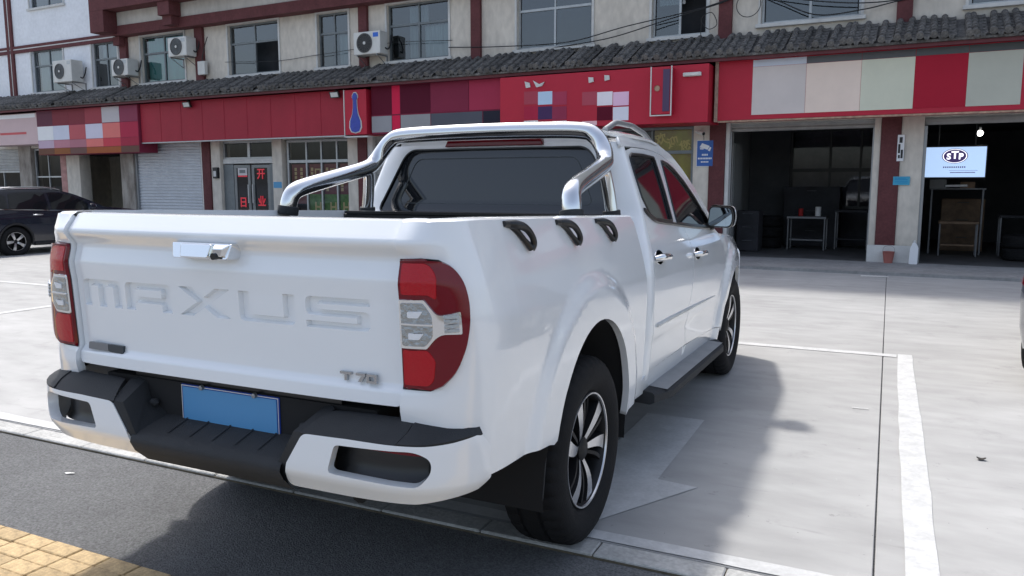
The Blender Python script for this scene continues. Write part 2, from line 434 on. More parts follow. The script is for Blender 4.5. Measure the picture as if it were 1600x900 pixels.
Z0 = 4.36; Z1 = 5.66
W_white = [(-25.0, -23.4, Z0, Z1), (-22.0, -20.83, Z0, Z1), (-24.9, -23.2, 6.95, 8.3), (-29.0, -27.2, Z0, Z1)]
W_beige = [(-19.8, -18.0, Z0, Z1), (-16.3, -14.5, Z0, Z1), (-13.2, -12.22, Z0, Z1), (-11.05, -9.33, Z0, Z1), (-7.57, -5.82, Z0, Z1),
           (-4.53, -3.42, Z0, Z1), (-2.4, -.67, 4.44, Z1), (1.0, 2.75, 4.44, Z1), (4.2, 5.9, 4.44, Z1)]
wall('wall', -34, -20.62, 3.6, 10.9, M['white_wall'], W_white)
wall('wall', -20.62, 13, 3.6, 5.70, M['beige'], W_beige)
wall('wall', -20.62, 13, 5.97, 10.9, M['grey_par'], (), v=-.30, depth=.5)
box('roof', (-34, 0.02, 10.75), (13, 9, 10.88), M['grey_par'], bld)
box('end_wall', (-34, .0, 0), (-33.7, 9, 10.7), M['beige'], bld); box('end_wall', (12.7, .17, 0), (13, 9, 10.7), M['beige'], bld)
box('back_wall', (-33.7, 8.7, 0), (12.7, 9, 10.7), M['beige'], bld)
box('floor_slab', (-33.7, .2, 2.75), (12.7, 8.7, 3.0), M['room'], bld)
# brown belt, posts, balcony frame
box('belt_beam', (-20.55, -.34, 5.70), (13, .0, 5.968), M['brown'], bld)
box('belt_beam', (-34, -.05, 5.64), (-20.63, -.001, 5.74), M['brown'], bld); box('belt_trim', (-34, -.045, 5.742), (-20.63, -.001, 5.775), M['trim_white'], bld)
box('belt_beam', (-34, -.05, 5.777), (-20.63, -.001, 5.86), M['brown'], bld)
for a, b in ((-26.2, -25.88),): 
    box('post', (a, -.06, 4.0), (a + .13, -.002, 9.5), M['brown'], bld); box('post_trim', (a + .131, -.05, 4.0), (a + .19, -.002, 9.5), M['trim_white'], bld)
    box('post', (a + .191, -.06, 4.0), (b, -.002, 9.5), M['brown'], bld)
for a, b in ((-20.64, -20.34), (-17.5, -17.2), (-11.85, -11.6), (-8.70, -8.46), (-3.18, -2.93), (-.09, .16), (3.0, 3.25), (6.2, 6.45)):
    box('post', (a, -.09, 4.0), (b, -.002, 5.697), M['brown'], bld)
# projecting balcony frame at the change from white to beige
box('balcony_post', (-20.95, -.75, 5.75), (-20.35, -.32, 6.335), M['brown'], bld)
box('balcony_beam', (-20.95, -.75, 6.34), (13, -.32, 6.90), M['brown'], bld)
box('balcony_post', (-18.15, -.70, 5.98), (-17.7, -.32, 6.335), M['brown'], bld)
box('balcony_bracket', (-20.63, -.28, 5.45), (-20.36, -.10, 5.69), M['brown'], bld)
box('balcony_bracket', (-18.1, -.60, 5.74), (-17.75, -.345, 5.978), M['brown'], bld)

def window(u0, u1, z0, z1, cols=2, transom=.63, curt=None, openpane=None, white=False):
    fr = MB(); v0, v1 = .07, .12; t = .045
    fr.box((u0, v0, z0), (u0 + t, v1, z1)); fr.box((u1 - t, v0, z0), (u1, v1, z1))
    fr.box((u0 + t, v0, z0), (u1 - t, v1, z0 + t)); fr.box((u0 + t, v0, z1 - t), (u1 - t, v1, z1))
    zt = z0 + (z1 - z0) * transom
    fr.box((u0 + t, v0 - .006, zt - .025), (u1 - t, v1 - .002, zt + .025))
    xs = [u0 + t + (u1 - u0 - 2 * t) * i / cols for i in range(cols + 1)]
    for xm in xs[1:-1]:
        fr.box((xm - .022, v0 - .004, z0 + t), (xm + .022, v1 - .004, zt - .026)); fr.box((xm - .018, v0 + .002, zt + .026), (xm + .018, v1 - .006, z1 - t))
    wn = fr.build('window', M['alu'] if white else M['alu_dark'], bld)
    # outer trim and sill
    tr = MB(); k = .05
    tr.box((u0 - k, -.03, z0), (u0 - .002, -.001, z1 + k)); tr.box((u1 + .002, -.03, z0), (u1 + k, -.001, z1 + k)); tr.box((u0 - .002, -.032, z1 + .002), (u1 + .002, -.001, z1 + k))
    tr.build('window_trim', M['trim_white'], wn)
    MB().box((u0 - .09, -.075, z0 - .07), (u1 + .09, .066, z0 - .002)).build('sill', M['trim_white'], wn, bevel=.006, seg=1)
    for i in range(cols):
        for r, (a, b) in enumerate(((z0 + t, zt - .026), (zt + .026, z1 - t))):
            if openpane and (i, r) in openpane: continue
            e = random.uniform(-.004, .004); e2 = random.uniform(-.003, .003)
            MB().add([(xs[i] + .02, .095 + e, a), (xs[i + 1] - .02, .095 - e, a), (xs[i + 1] - .02, .095 - e + e2, b), (xs[i] + .02, .095 + e + e2, b)], [(0, 1, 2, 3)]).build('pane', M['glass'], wn, recalc=False)
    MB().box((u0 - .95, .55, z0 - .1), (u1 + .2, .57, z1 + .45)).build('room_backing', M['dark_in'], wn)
    if curt:
        for (f0, f1, g0, g1, key) in curt:
            n = 24; vs_ = []; 
            for i in range(n + 1):
                xx = u0 + (u1 - u0) * (f0 + (f1 - f0) * i / n); yy = .2 + .02 * math.sin(i * 1.9) 
                vs_ += [(xx, yy, z0 + (z1 - z0) * g0), (xx, yy, z0 + (z1 - z0) * g1)]
            MB().add(vs_, [(2 * i, 2 * i + 2, 2 * i + 3, 2 * i + 1) for i in range(n)]).build('curtain', M[key], wn, smooth=60)
    return wn
cw = 'curtain'
window(*W_white[0], curt=[(.08, .95, .05, .95, cw)])
window(*W_white[1], curt=[(.2, .9, .62, .95, cw)])
window(*W_white[2]); window(*W_white[3], curt=[(.1, .5, .05, .95, cw)])
window(*W_beige[0], curt=[(.04, .96, .02, .62, 'curtain_teal'), (.04, .96, .64, .97, 'curtain_teal')])
window(*W_beige[1], openpane={(1, 0)})
window(*W_beige[2], curt=[(.55, .95, .03, .6, cw)])
window(*W_beige[3], curt=[(.30, .45, .05, .95, cw), (.55, .98, .05, .6, cw), (.3, .6, .64, .95, cw)])
window(*W_beige[4], white=True)
window(*W_beige[5], curt=[(.08, .55, .5, .9, cw)], openpane={(1, 0)}, white=True)
window(*W_beige[6], white=True); window(*W_beige[7], white=True); window(*W_beige[8], white=True)

# ---- tiled eave: pan sheet, tile columns, fascia board
aw = empty('tmp'); bpy.data.objects.remove(aw)
sl = math.hypot(.85, .43); dv = Vector((0, -.85, -.43)).normalized(); nv = Vector((0, -.43, .85)).normalized()
T0 = Vector((0, -.02, 4.27))
eave = MB().add([(-34, -.02, 4.225), (13, -.02, 4.225), (13, -.86, 3.80), (-34, -.86, 3.80), (-34, -.02, 3.76), (13, -.02, 3.76), (13, -.86, 3.76), (-34, -.86, 3.76)],
                [(0, 3, 2, 1), (4, 5, 6, 7), (3, 7, 6, 2), (0, 4, 7, 3), (1, 2, 6, 5), (0, 1, 5, 4)]).build('tiled_eave', M['tile'], bld)
SP = .205
tc_ = MB(); n = 6
for k in range(6):                                       # overlapping barrel tiles of one column, each a little proud of the next
    s0 = sl * k / 6 - .02; s1 = sl * (k + 1) / 6 + .035
    for ring, (s_, lift) in enumerate(((s0, .022), (s1, .052))): pass
    vs_ = []
    for s_, lift, r in ((s0, .014, .050), (s1, .026, .055), (s1, .014, .044)):
        for i in range(n + 1):
            a = math.pi * i / n
            p = T0 + dv * s_ + nv * (lift + r * .95 * math.sin(a)) + Vector((r * math.cos(a), 0, 0)); vs_.append(tuple(p))
    m_ = n + 1
    tc_.add(vs_, [(i, i + 1, m_ + i + 1, m_ + i) for i in range(n)] + [(m_ + i, m_ + i + 1, 2 * m_ + i + 1, 2 * m_ + i) for i in range(n)])
    # the pan tile beside it, with a lip
    w = SP - .08
    for (s_a, s_b, l0, l1) in ((s0, s1, .004, .02),):
        q = []
        for s_, lf in ((s_a, l0), (s_b, l1), (s_b, l1 - .014)):
            for i in range(4):
                xx = .045 + w * i / 3 + .0; dip = -.012 * math.sin(math.pi * i / 3)
                q.append(tuple(T0 + dv * s_ + nv * (lf + dip) + Vector((xx, 0, 0))))
        tc_.add(q, [(i, i + 1, 5 + i, 4 + i) for i in range(3)] + [(4 + i, 5 + i, 9 + i, 8 + i) for i in range(3)])
# round end cap and drip tongue
e0 = T0 + dv * (sl + .037) + nv * .03
tc_.add([tuple(e0 + Vector((.06 * math.cos(a), 0, 0)) + nv * .058 * math.sin(a)) for a in [2 * math.pi * i / 10 for i in range(10)]], [tuple(range(10))])
q0 = T0 + dv * (sl + .034) + nv * .008
tc_.add([tuple(q0 + Vector((.05, 0, 0))), tuple(q0 + Vector((.155, 0, 0))), tuple(q0 + Vector((.13, -.005, -.045))), tuple(q0 + Vector((.103, -.005, -.06))), tuple(q0 + Vector((.075, -.005, -.045)))], [(0, 1, 2, 3, 4)])
tmesh = tc_.mesh('roof_tile_column', M['tile'], smooth=50)
k = 0; u = -33.9
while u < 12.8:
    link('roof_tile_column', tmesh, eave, (u + random.uniform(-.008, .008), random.uniform(-.018, .010), random.uniform(-.010, .010)), (random.uniform(-.004, .004), random.uniform(-.02, .02), random.uniform(-.03, .03))); u += SP
box('eave_board', (-34, -.80, 3.70), (13, -.75, 3.757), M['maroon'], bld)
box('eave_soffit', (-34, -.749, 3.735), (13, -.01, 3.755), M['maroon'], bld)

# ---- ground floor: pillars
def pillar(name, u0, u1, m, z1=2.75, v0=-.02, v1=.35, z0=.05): return box(name, (u0, v0, z0), (u1, v1, z1), m, bld, bevel=.006)
pillar('pillar', -.335, -.225, M['beige']); pillar('brown_pillar', -.222, .10, M['brown'], v0=-.045); pillar('pillar', .103, .46, M['beige'])
box('pillar_base', (-.345, -.06, .05), (.47, -.047, .36), M['trim_white'], bld)
pillar('pillar', -3.61, -3.292, M['beige']); pillar('brown_pillar', -3.29, -2.98, M['brown'], v0=-.045)
pillar('pillar', -2.977, -2.90, M['trim_white'])
pillar('pillar', -8.75, -8.35, M['beige']); pillar('pillar', -6.2, -5.9, M['beige'])
pillar('pillar', -12.33, -12.02, M['beige']); pillar('brown_pillar', -12.0, -11.72, M['brown'], v0=-.05); pillar('pillar', -11.71, -11.55, M['trim_white'])
pillar('pillar', -14.87, -14.53, M['beige']); box('blue_notice', (-14.85, -.026, 1.36), (-14.56, -.021, 1.52), mat('blue_sticker', (.08, .30, .52), .5), bld)
pillar('pillar', -17.15, -16.80, M['beige']); pillar('brown_pillar', -17.48, -17.17, M['brown'], v0=-.05); pillar('pillar', -17.56, -17.485, M['trim_white'])
pillar('pillar', -21.0, -20.42, M['grime']); pillar('pillar', -23.6, -22.95, M['beige']); pillar('brown_pillar', -23.9, -23.61, mat('pink_poster', (.42, .22, .20), .7, var=.3, scale=5))
pillar('pillar', -26.1, -25.45, M['grime']); pillar('pillar', -29, -28.4, M['beige'])
pillar('pillar', 3.1, 3.7, M['beige']); pillar('pillar', 6.4, 7, M['beige']); pillar('pillar', 9.7, 10.3, M['beige'])
box('lintel', (-33.7, .03, 2.62), (12.7, .34, 3.6), M['beige'], bld)

def shutter(u0, u1, z0, z1, m, v=.10, pitch=.085):
    nz = int((z1 - z0) / pitch); vs_ = []; fs = []
    sec = [(0, 0), (.018, .25), (.018, .55), (0, .8)]
    zz = [(z0 + (z1 - z0) * (k_ + b) / nz, v - a) for k_ in range(nz) for a, b in sec] + [(z1, v)]
    for z_, y_ in zz: vs_ += [(u0, y_, z_), (u1, y_, z_)]
    mb = MB().add(vs_, [(2 * i, 2 * i + 1, 2 * i + 3, 2 * i + 2) for i in range(len(zz) - 1)])
    return mb.build('roller_shutter', m, bld)
for a, b in ((-20.40, -17.57),):
    s_ = shutter(a, b, .05, 2.64, M['shutter']); box('guide_rail', (a - .02, .03, .05), (a + .06, .09, 2.64), M['metal'], s_); box('guide_rail', (b - .06, .03, .05), (b + .012, .09, 2.64), M['metal'], s_)
shutter(-11.54, -8.76, .05, 2.64, M['shutter_old'])
shutter(-2.90, -.34, 2.47, 2.66, M['shutter_old'], v=.14); shutter(.465, 3.09, 2.49, 2.66, M['shutter_old'], v=.14)
shutter(3.7, 6.39, .05, 2.64, M['shutter']); shutter(7.0, 9.69, .05, 2.64, M['shutter_old']); shutter(10.3, 12.7, .05, 2.64, M['shutter'])
shutter(-28.4, -26.1, 1.9, 2.64, M['shutter_old'])
for a in (-2.92, -.36, .462, 3.06): box('shutter_rail', (a, .03, .05), (a + .05, .1, 2.47), M['metal'], bld)

# ---- shop door (double leaf, transom) between the pillars
M['wood_dark'] = mat('door_frame_grey', (.22, .23, .23), .5, metal=.3, var=.1)
def grid_window(name, u0, u1, z0, z1, us, zs, m, v=.12, t=.05, glass='glass_shop', backing=True, thin=.028):
    fr = MB(); fr.box((u0, v - .03, z0), (u0 + t, v + .03, z1)); fr.box((u1 - t, v - .03, z0), (u1, v + .03, z1))
    fr.box((u0 + t, v - .03, z0), (u1 - t, v + .03, z0 + t)); fr.box((u0 + t, v - .03, z1 - t), (u1 - t, v + .03, z1))
    for a in us: fr.box((a - thin / 2, v - .026, z0 + t), (a + thin / 2, v + .026, z1 - t))
    for a in zs: fr.box((u0 + t, v - .034, a - thin * .8), (u1 - t, v + .03, a + thin * .8))
    w_ = fr.build(name, m, bld)
    U = [u0 + t] + list(us) + [u1 - t]; ZZ = [z0 + t] + list(zs) + [z1 - t]
    for i in range(len(U) - 1):
        for j in range(len(ZZ) - 1):
            MB().add([(U[i], v, ZZ[j]), (U[i + 1], v, ZZ[j]), (U[i + 1], v, ZZ[j + 1]), (U[i], v, ZZ[j + 1])], [(0, 1, 2, 3)]).build('pane', M[glass], w_, recalc=False)
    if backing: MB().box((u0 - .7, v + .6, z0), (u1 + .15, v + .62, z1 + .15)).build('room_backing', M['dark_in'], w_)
    return w_
grid_window('transom_window', -16.78, -14.89, 2.14, 2.62, [-15.83], [], M['alu'], thin=.09)
box('door_header', (-16.78, .06, 2.02), (-14.89, .16, 2.138), M['trim_white'], bld)
LED = mat('red_led_letters', (.70, .03, .05), .4, emit=.12)
M['door_glass'] = mat('dark_door_glass', (.012, .014, .02), .06, spec=.6)
for a, b, chars in ((-16.40, -15.80, ((1.80, None), (.95, '日'))), (-15.74, -15.08, ((1.72, '开'), (.98, '业')))):
    d = MB(); t = .09
    d.box((a, .09, .06), (a + t, .14, 1.98)); d.box((b - t, .09, .06), (b, .14, 1.98)); d.box((a + t, .09, 1.9), (b - t, .14, 1.98)); d.box((a + t, .09, .06), (b - t, .14, .22))
    dr = d.build('shop_door', M['wood_dark'], bld)
    box('pane', (a + t, .11, .22), (b - t, .12, 1.9), M['door_glass'], dr)
    hx = b - .05 if a < -16 else a + .05
    MB().tube([(hx, .05, .95), (hx, .05, 1.45)], .016, 8).build('door_handle', M['trim_white'], dr, smooth=40)
    for zc, ch in chars:
        if ch:
            me = text_mesh(ch, .30, .006, .006); me.materials.clear(); me.materials.append(LED)
            link('led_letter', me, dr, ((a + b) / 2, .098, zc), (math.pi / 2, 0, 0))
box('door_frame', (-16.79, .08, .05), (-16.41, .15, 2.0), M['alu_dark'], bld); box('door_frame', (-15.07, .08, .05), (-14.88, .15, 2.0), M['alu_dark'], bld)
dn = MB().box((-16.27, .100, 1.70), (-15.93, .109, 1.92)).build('door_notice', mat('white_notice', (.62, .60, .60), .6), bld)
MB().box((-16.21, .0965, 1.76), (-15.99, .0995, 1.85)).build('notice_print', M['alu_dark'], dn); MB().box((-16.27, .098, 1.66), (-15.93, .109, 1.695)).build('notice_print', LED, dn)

# ---- gridded shop window with posters
gw = grid_window('shop_window', -14.45, -12.36, .35, 2.60, [-13.79, -13.29, -12.78], [2.05], M['alu'], t=.06, thin=.045)
M['poster_m'] = mat('maroon_poster', (.20, .06, .06), .6, var=.2, scale=4); M['poster_g'] = mat('green_poster', (.14, .26, .08), .6, var=.4, scale=8); M['gold'] = mat('gold_print', (.62, .48, .24), .6)
for i, (a, b) in enumerate(((-14.36, -13.82), (-13.76, -13.32), (-13.26, -12.81), (-12.75, -12.43))):
    pn = MB().box((a, .16, .95), (b, .165, 1.98)).build('poster', M['poster_m'], gw)
    if i: MB().box((a, .155, .62), (b, .159, 1.2)).build('poster', M['poster_g'], gw)
    w_ = b - a
    for kx in ((.25, .62) if i == 0 else (.22,)):
        for kz in range(6): MB().box((a + w_ * kx - .04, .1562, 1.28 + kz * .105), (a + w_ * kx + .04, .1592, 1.36 + kz * .105)).build('poster_print', M['gold'], gw)
    if i:
        f_ = MB(); cx = a + w_ * .66
        for q in ((-.09, .06), (.06, -.09)): pass
        f_.box((cx - .1, .1562, 1.62), (cx + .1, .1592, 1.66)); f_.box((cx - .1, .1562, 1.82), (cx + .1, .1592, 1.86)); f_.box((cx - .1, .1562, 1.66), (cx - .06, .1592, 1.82)); f_.box((cx + .06, .1562, 1.66), (cx + .1, .1592, 1.82))
        f_.build('poster_print', M['gold'], gw)
        f2 = MB(); f2.box((cx - .12, .1512, .72), (cx - .07, .1542, 1.0)); f2.box((cx + .04, .1512, .72), (cx + .09, .1542, 1.0)); f2.box((cx - .07, .1512, .85), (cx + .04, .1542, .9)); f2.build('poster_print', M['gold'], gw)
# ---- shopfront behind the pickup with the welcome poster
sw = grid_window('shop_window', -5.89, -3.63, .35, 2.60, [-5.2, -4.5], [2.1], M['alu_dark'], thin=.04)
panel('poster', rect(-4.47, -3.69, .6, 2.56), FX(.16), (0, -1, 0), mat('welcome_poster', (.24, .05, .045), .55, col2=(.42, .40, .05), scale=1.3, stretch=(1, 1, .8)), sw, res=1, depth=.003, normals=False)
M['yellow_print'] = mat('yellow_print', (.75, .60, .15), .5)
for i, ch in enumerate('欢迎您'):
    me = text_mesh(ch, .24, .002, .006); me.materials.clear(); me.materials.append(M['yellow_print'])
    link('poster_letter', me, sw, (-4.33 + .255 * i, .152, 2.36 - .075 * i), (math.pi / 2, -.25, 0))
grid_window('shop_window', -8.34, -6.21, .35, 2.60, [-7.6, -6.9], [2.1], M['alu'], thin=.04)
for a, b, z_ in ((-14.52, -12.34, .345), (-5.895, -3.62, .345), (-8.345, -6.205, .345), (-28.395, -26.11, .345), (-25.44, -23.91, .295)): box('knee_wall', (a, .02, .05), (b, .3, z_), M['beige'], bld)
# dark shop opening left, with a door inside; pale shop window far left
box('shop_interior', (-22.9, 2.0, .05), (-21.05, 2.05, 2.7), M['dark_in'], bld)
box('interior_pillar', (-22.1, 1.2, .05), (-21.8, 1.4, 2.6), M['room'], bld)
grid_window('shop_window', -28.35, -26.12, .35, 1.9, [-27.2], [], M['alu'], glass='glass_shop')
grid_window('shop_window', -25.4, -23.95, .3, 2.6, [-24.7], [1.7], M['alu'])

# ---- the two open garages
def garage(u0, u1, dep, wl=None):
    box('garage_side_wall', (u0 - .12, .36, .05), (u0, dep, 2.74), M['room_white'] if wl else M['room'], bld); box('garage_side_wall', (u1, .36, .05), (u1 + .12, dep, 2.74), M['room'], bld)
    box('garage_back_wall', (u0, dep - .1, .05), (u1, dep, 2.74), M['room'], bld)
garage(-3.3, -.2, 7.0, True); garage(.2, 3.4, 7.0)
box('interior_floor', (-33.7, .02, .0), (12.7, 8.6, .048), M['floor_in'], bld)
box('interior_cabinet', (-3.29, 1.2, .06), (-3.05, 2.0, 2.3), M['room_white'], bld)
# inner window wall of the left garage
iw = grid_window('inner_window', -2.35, -.25, .9, 2.72, [-1.47, -.82], [1.78], M['black'], v=4.0, glass='glass_shop', backing=False, thin=.05)
box('inner_window_back', (-2.35, 4.6, .5), (-.25, 4.62, 2.72), mat('dim_store_wall', (.12, .11, .13), .9, var=.3, scale=2), bld)
box('inner_partition', (-3.29, 3.98, .05), (-2.36, 4.05, 2.74), M['room'], bld); box('inner_partition', (-2.35, 3.98, .05), (-.25, 4.05, .89), M['dark_in'], bld)

ap = panel('pavement', rect(-34, 13, -1.87, 0.0), lambda a, b: np.stack([BO.x + BU.x * a - BN.x * -b, BO.y + BU.y * a + BN.y * b, 0 * a + .05 + .004 * np.sin(a * 3.1)], -1), (0, 0, 1), M['concrete2'], None, res=.5, depth=.07, kind='structure')

# ------------------------------------------------------------------ signboards on the fascia
def sign(name, u0, u1, z0, z1, off, m, label, group=None, back=.02, cat_='sign'):
    r = empty(name, F((u0 + u1) / 2, off, z0), TH); tag(r, label, cat_, group)
    w = (u1 - u0) / 2
    MB().box((-w, 0, 0), (w, off - back, z1 - z0)).build('board', m, r, bevel=.006, seg=1)
    return r
def patch(r, c, u0, u1, z0, z1, uc, zb, key, d=.006, y0=0.):
    return MB().box((u0 - uc, y0 - d, z0 - zb), (u1 - uc, y0 - .0005, z1 - zb)).build('sign_panel', key, r)
pc = {}
def flat(hexc, dim=1.25):
    if hexc not in pc:
        c = tuple(min(.8, x * dim) for x in C(hexc)); pc[hexc] = mat('sign_vinyl', c, .6, spec=.15, var=.04, scale=2)
    return pc[hexc]

s1 = sign('fascia_sign', -19.28, -11.87, 2.63, 3.70, .55, M['red'], 'long plain red fascia board above the closed shutter and shop door')
for k in range(1, 9): MB().box((-3.705 + k * .823 - .004, -.006, .01), (-3.705 + k * .823 + .004, -.0005, 1.06)).build('panel_seam', M['red'], s1)
MB().box((-3.70, -.012, -.03), (3.70, .02, -.001)).build('edge_trim', M['alu'], s1)

# box sign with a blue bottle
s2 = sign('bottle_sign', -11.81, -11.17, 2.62, 3.66, .72, M['red2'], 'narrow red box sign with a blue bottle emblem under the eave')
MB().box((-.345, -.01, -.03), (-.322, .2, 1.05)).build('sign_frame', M['trim_white'], s2); MB().box((-.345, -.01, -.06), (.345, .2, -.032)).build('sign_frame', M['trim_white'], s2)
bott = [(0, .05), (.11, .08), (.155, .18), (.145, .32), (.08, .47), (.055, .62), (.05, .80), (.075, .84), (.07, .90), (.03, .96)]
bl = [(x, z) for x, z in bott] + [(-x, z) for x, z in reversed(bott[1:])]
panel('emblem_rim', [(x * 1.22, .5 + (z - .5) * 1.05) for x, z in bl], lambda a, b: np.stack([a, 0 * a - .012, b], -1), (0, -1, 0), M['trim_white'], s2, res=.2, depth=.01, normals=False)
panel('emblem', bl, lambda a, b: np.stack([a, 0 * a - .022, b], -1), (0, -1, 0), mat('emblem_blue', (.025, .05, .34), .35, var=.2, scale=9), s2, res=.2, depth=.009, normals=False)

# maroon sign with grey strip
u0, u1 = -11.10, -7.55; uc = (u0 + u1) / 2
s3 = sign('shop_sign', u0, u1, 2.62, 3.72, .62, flat('#6e2439'), 'maroon shop sign with grey lower strip right of the bottle sign')
for a, b, c in ((-11.09, -10.52, '#4a0c20'), (-10.50, -10.28, '#af1e3e'), (-10.26, -9.45, '#460c20'), (-9.43, -8.45, '#6b2438'), (-8.43, -7.56, '#8a2c42')): patch(s3, None, a, b, 3.06, 3.70, uc, 2.62, flat(c, 1.5))
for a, b, c in ((-11.09, -10.52, '#808083'), (-10.50, -10.28, '#af1e3e'), (-10.26, -9.45, '#808082'), (-9.43, -8.1, '#4a4c54'), (-8.08, -7.56, '#23242f')): patch(s3, None, a, b, 2.66, 3.03, uc, 2.62, flat(c, 1.4))

# projecting red sign above the pickup's cab
u0, u1 = -7.50, -3.12; uc = (u0 + u1) / 2
s4 = sign('projecting_sign', u0, u1, 2.60, 3.66, .92, M['red2'], 'bright red shop sign with white and blue lettering patches above the pickup cab')
sx = lambda px: -7.454 + (px - 785) * (7.454 - 3.083) / (1112 - 785)
def sz(py, px): return 3.66 - (py - (122 - (px - 785) * .0765)) / (82 + (px - 785) * .03)
for px, py, c in ((848, 145, '#9bafcd'), (945, 145, '#cbbcd7'), (970, 145, '#dc9fb4'), (970, 170, '#b9b9d7'), (945, 170, '#4b0a1e'), (848, 170, '#3c2a4b'), (824, 194, '#f0c8dc'), (872, 194, '#d5ccd2'), (921, 194, '#cd9ba0'), (824, 145, '#8c3a46'), (872, 145, '#8c3348'), (921, 145, '#91404c'), (872, 170, '#7a2c42'), (824, 170, '#8e2238')):
    zt = sz(py, px); patch(s4, None, sx(px), sx(px + 24), max(2.62, zt - .26), max(zt, 2.7), uc, 2.60, flat(c, 1.5))
for pts in ([(-.0, 0), (.10, .01), (.08, .10), (-.03, .13)], [(.16, .14), (.30, .06), (.42, .10), (.36, .02), (.24, 0)]):   # tops of the white cut-out letters
    panel('cut_letter', pts, lambda a, b: np.stack([a + sx(828) - uc, 0 * a - .03, b + 3.42 - 2.6], -1), (0, -1, 0), M['trim_white'], s4, res=.2, depth=.025, normals=False)
for px, zz in ((932, 3.44), (957, 3.46)):
    panel('cut_letter', [(0, .0), (.10, .02), (.09, .10), (-.01, .11)], lambda a, b: np.stack([a + sx(px) - uc, 0 * a - .03, b + zz - 2.6], -1), (0, -1, 0), M['trim_white'], s4, res=.2, depth=.025, normals=False)
# slim light box on that sign
lb = empty('light_box_sign', F(-3.95, .98, 2.76), TH); tag(lb, 'slim upright light box with white edges at the right of the red sign', 'sign')
MB().box((-.22, -.12, 0), (.18, .06, .86)).build('box', M['red2'], lb, bevel=.01, seg=1)
MB().box((.02, -.135, .05), (.15, -.1205, .82)).build('face', mat('dark_sign_face', (.06, .03, .09), .3), lb)
for a in (-.225, .17): MB().box((a, -.13, -.01), (a + .022, -.115, .88)).build('edge_strip', M['trim_white'], lb)
MB().box((-.225, -.13, -.032), (.192, -.115, -.011)).build('edge_strip', M['trim_white'], lb)
MB().lathe([(-.14, .055), (-.1205, .055), (-.1205, .0), ], 16, 'y', (-.09, 0, .48)).build('emblem', mat('gold_emblem', (.45, .28, .2), .5), lb)

# big sign right: red frame with cream, beige and red panels
u0, u1 = -3.07, 4.6; uc = (u0 + u1) / 2
s5 = sign('large_shop_sign', u0, u1, 2.635, 3.72, .62, M['red2'], 'large red signboard with cream and beige panels above the two open garages')
for a, b, c in ((-2.39, -1.465, '#bab1ac'), (-1.46, -.565, '#cfbcaf'), (-.56, .262, '#bababa'), (.27, 1.035, '#941c2e'), (1.04, 1.80, '#a4a498')): patch(s5, None, a, b, 2.72, 3.575, uc, 2.635, flat(c if c != '#bababa' else '#babaa8', 1.3))
for a, b, c in ((-2.39, -1.465, '#b4b9c3'), (-1.46, -.565, '#58595b'), (-.56, .262, '#545557'), (.27, 1.035, '#505254'), (1.04, 1.80, '#4c4f50')): patch(s5, None, a, b, 3.58, 3.70, uc, 2.635, flat(c, 1.3))
for a, w_ in ((2.05, .5), (2.8, .35), (3.35, .6), (4.1, .35)): patch(s5, None, a, a + w_, 2.95, 3.45, uc, 2.635, flat('#cfc4c0', 1.3))
MB().box((-3.835, -.03, -.02), (-3.775, .1, 1.08)).build('end_post', mat('rusty_edge', (.36, .26, .20), .7, var=.3, scale=14), s5)
MB().box((-3.77, -.02, -.035), (3.83, .05, -.002)).build('bottom_edge', mat('rusty_edge2', (.38, .24, .17), .7, var=.4, scale=10), s5)
MB().box((-4.35 + 3.835, 0, 0), (-4.34 + 3.835, .01, .01)).build('tmp', M['red'], s5); bpy.data.objects.remove(s5.children[-1])

# left signs: pale panel and patched sign
u0, u1 = -26.9, -24.02; uc = (u0 + u1) / 2
s6 = sign('pale_shop_sign', u0, u1, 2.70, 3.66, .60, flat('#b9a3a3'), 'pale pink shop sign at the far left edge of the building front')
patch(s6, None, -26.8, -24.1, 3.52, 3.64, uc, 2.70, flat('#d2d4e6')); patch(s6, None, -26.0, -24.6, 3.02, 3.09, uc, 2.70, flat('#b4585a'))
u0, u1 = -24.0, -19.30; uc = (u0 + u1) / 2
s7 = sign('patched_shop_sign', u0, u1, 2.36, 3.70, .62, flat('#782c40'), 'maroon and orange shop sign with pale square patches above the dark doorway')
rows = [(3.24, 3.68, ['#55303c', '#6e3038', '#703038', '#873c44', '#a5a0a2', '#78374a']), (2.80, 3.22, ['#dcd4e2', '#b2b4c0', '#a05055', '#b4b0be', '#be6964', '#962a40']), (2.56, 2.79, ['#a591a0', '#a06e78', '#96646e', '#be6964', '#aa3c46', '#8c2a3c']), (2.37, 2.55, ['#5f4134', '#784b2d', '#5f4641', '#874b2d', '#874b2d', '#5a4038'])]
for za, zb, cs in rows:
    for i, c in enumerate(cs): patch(s7, None, u0 + .02 + i * .778, u0 + .02 + (i + 1) * .778 - .004, za, zb, uc, 2.36, flat(c, 1.4))

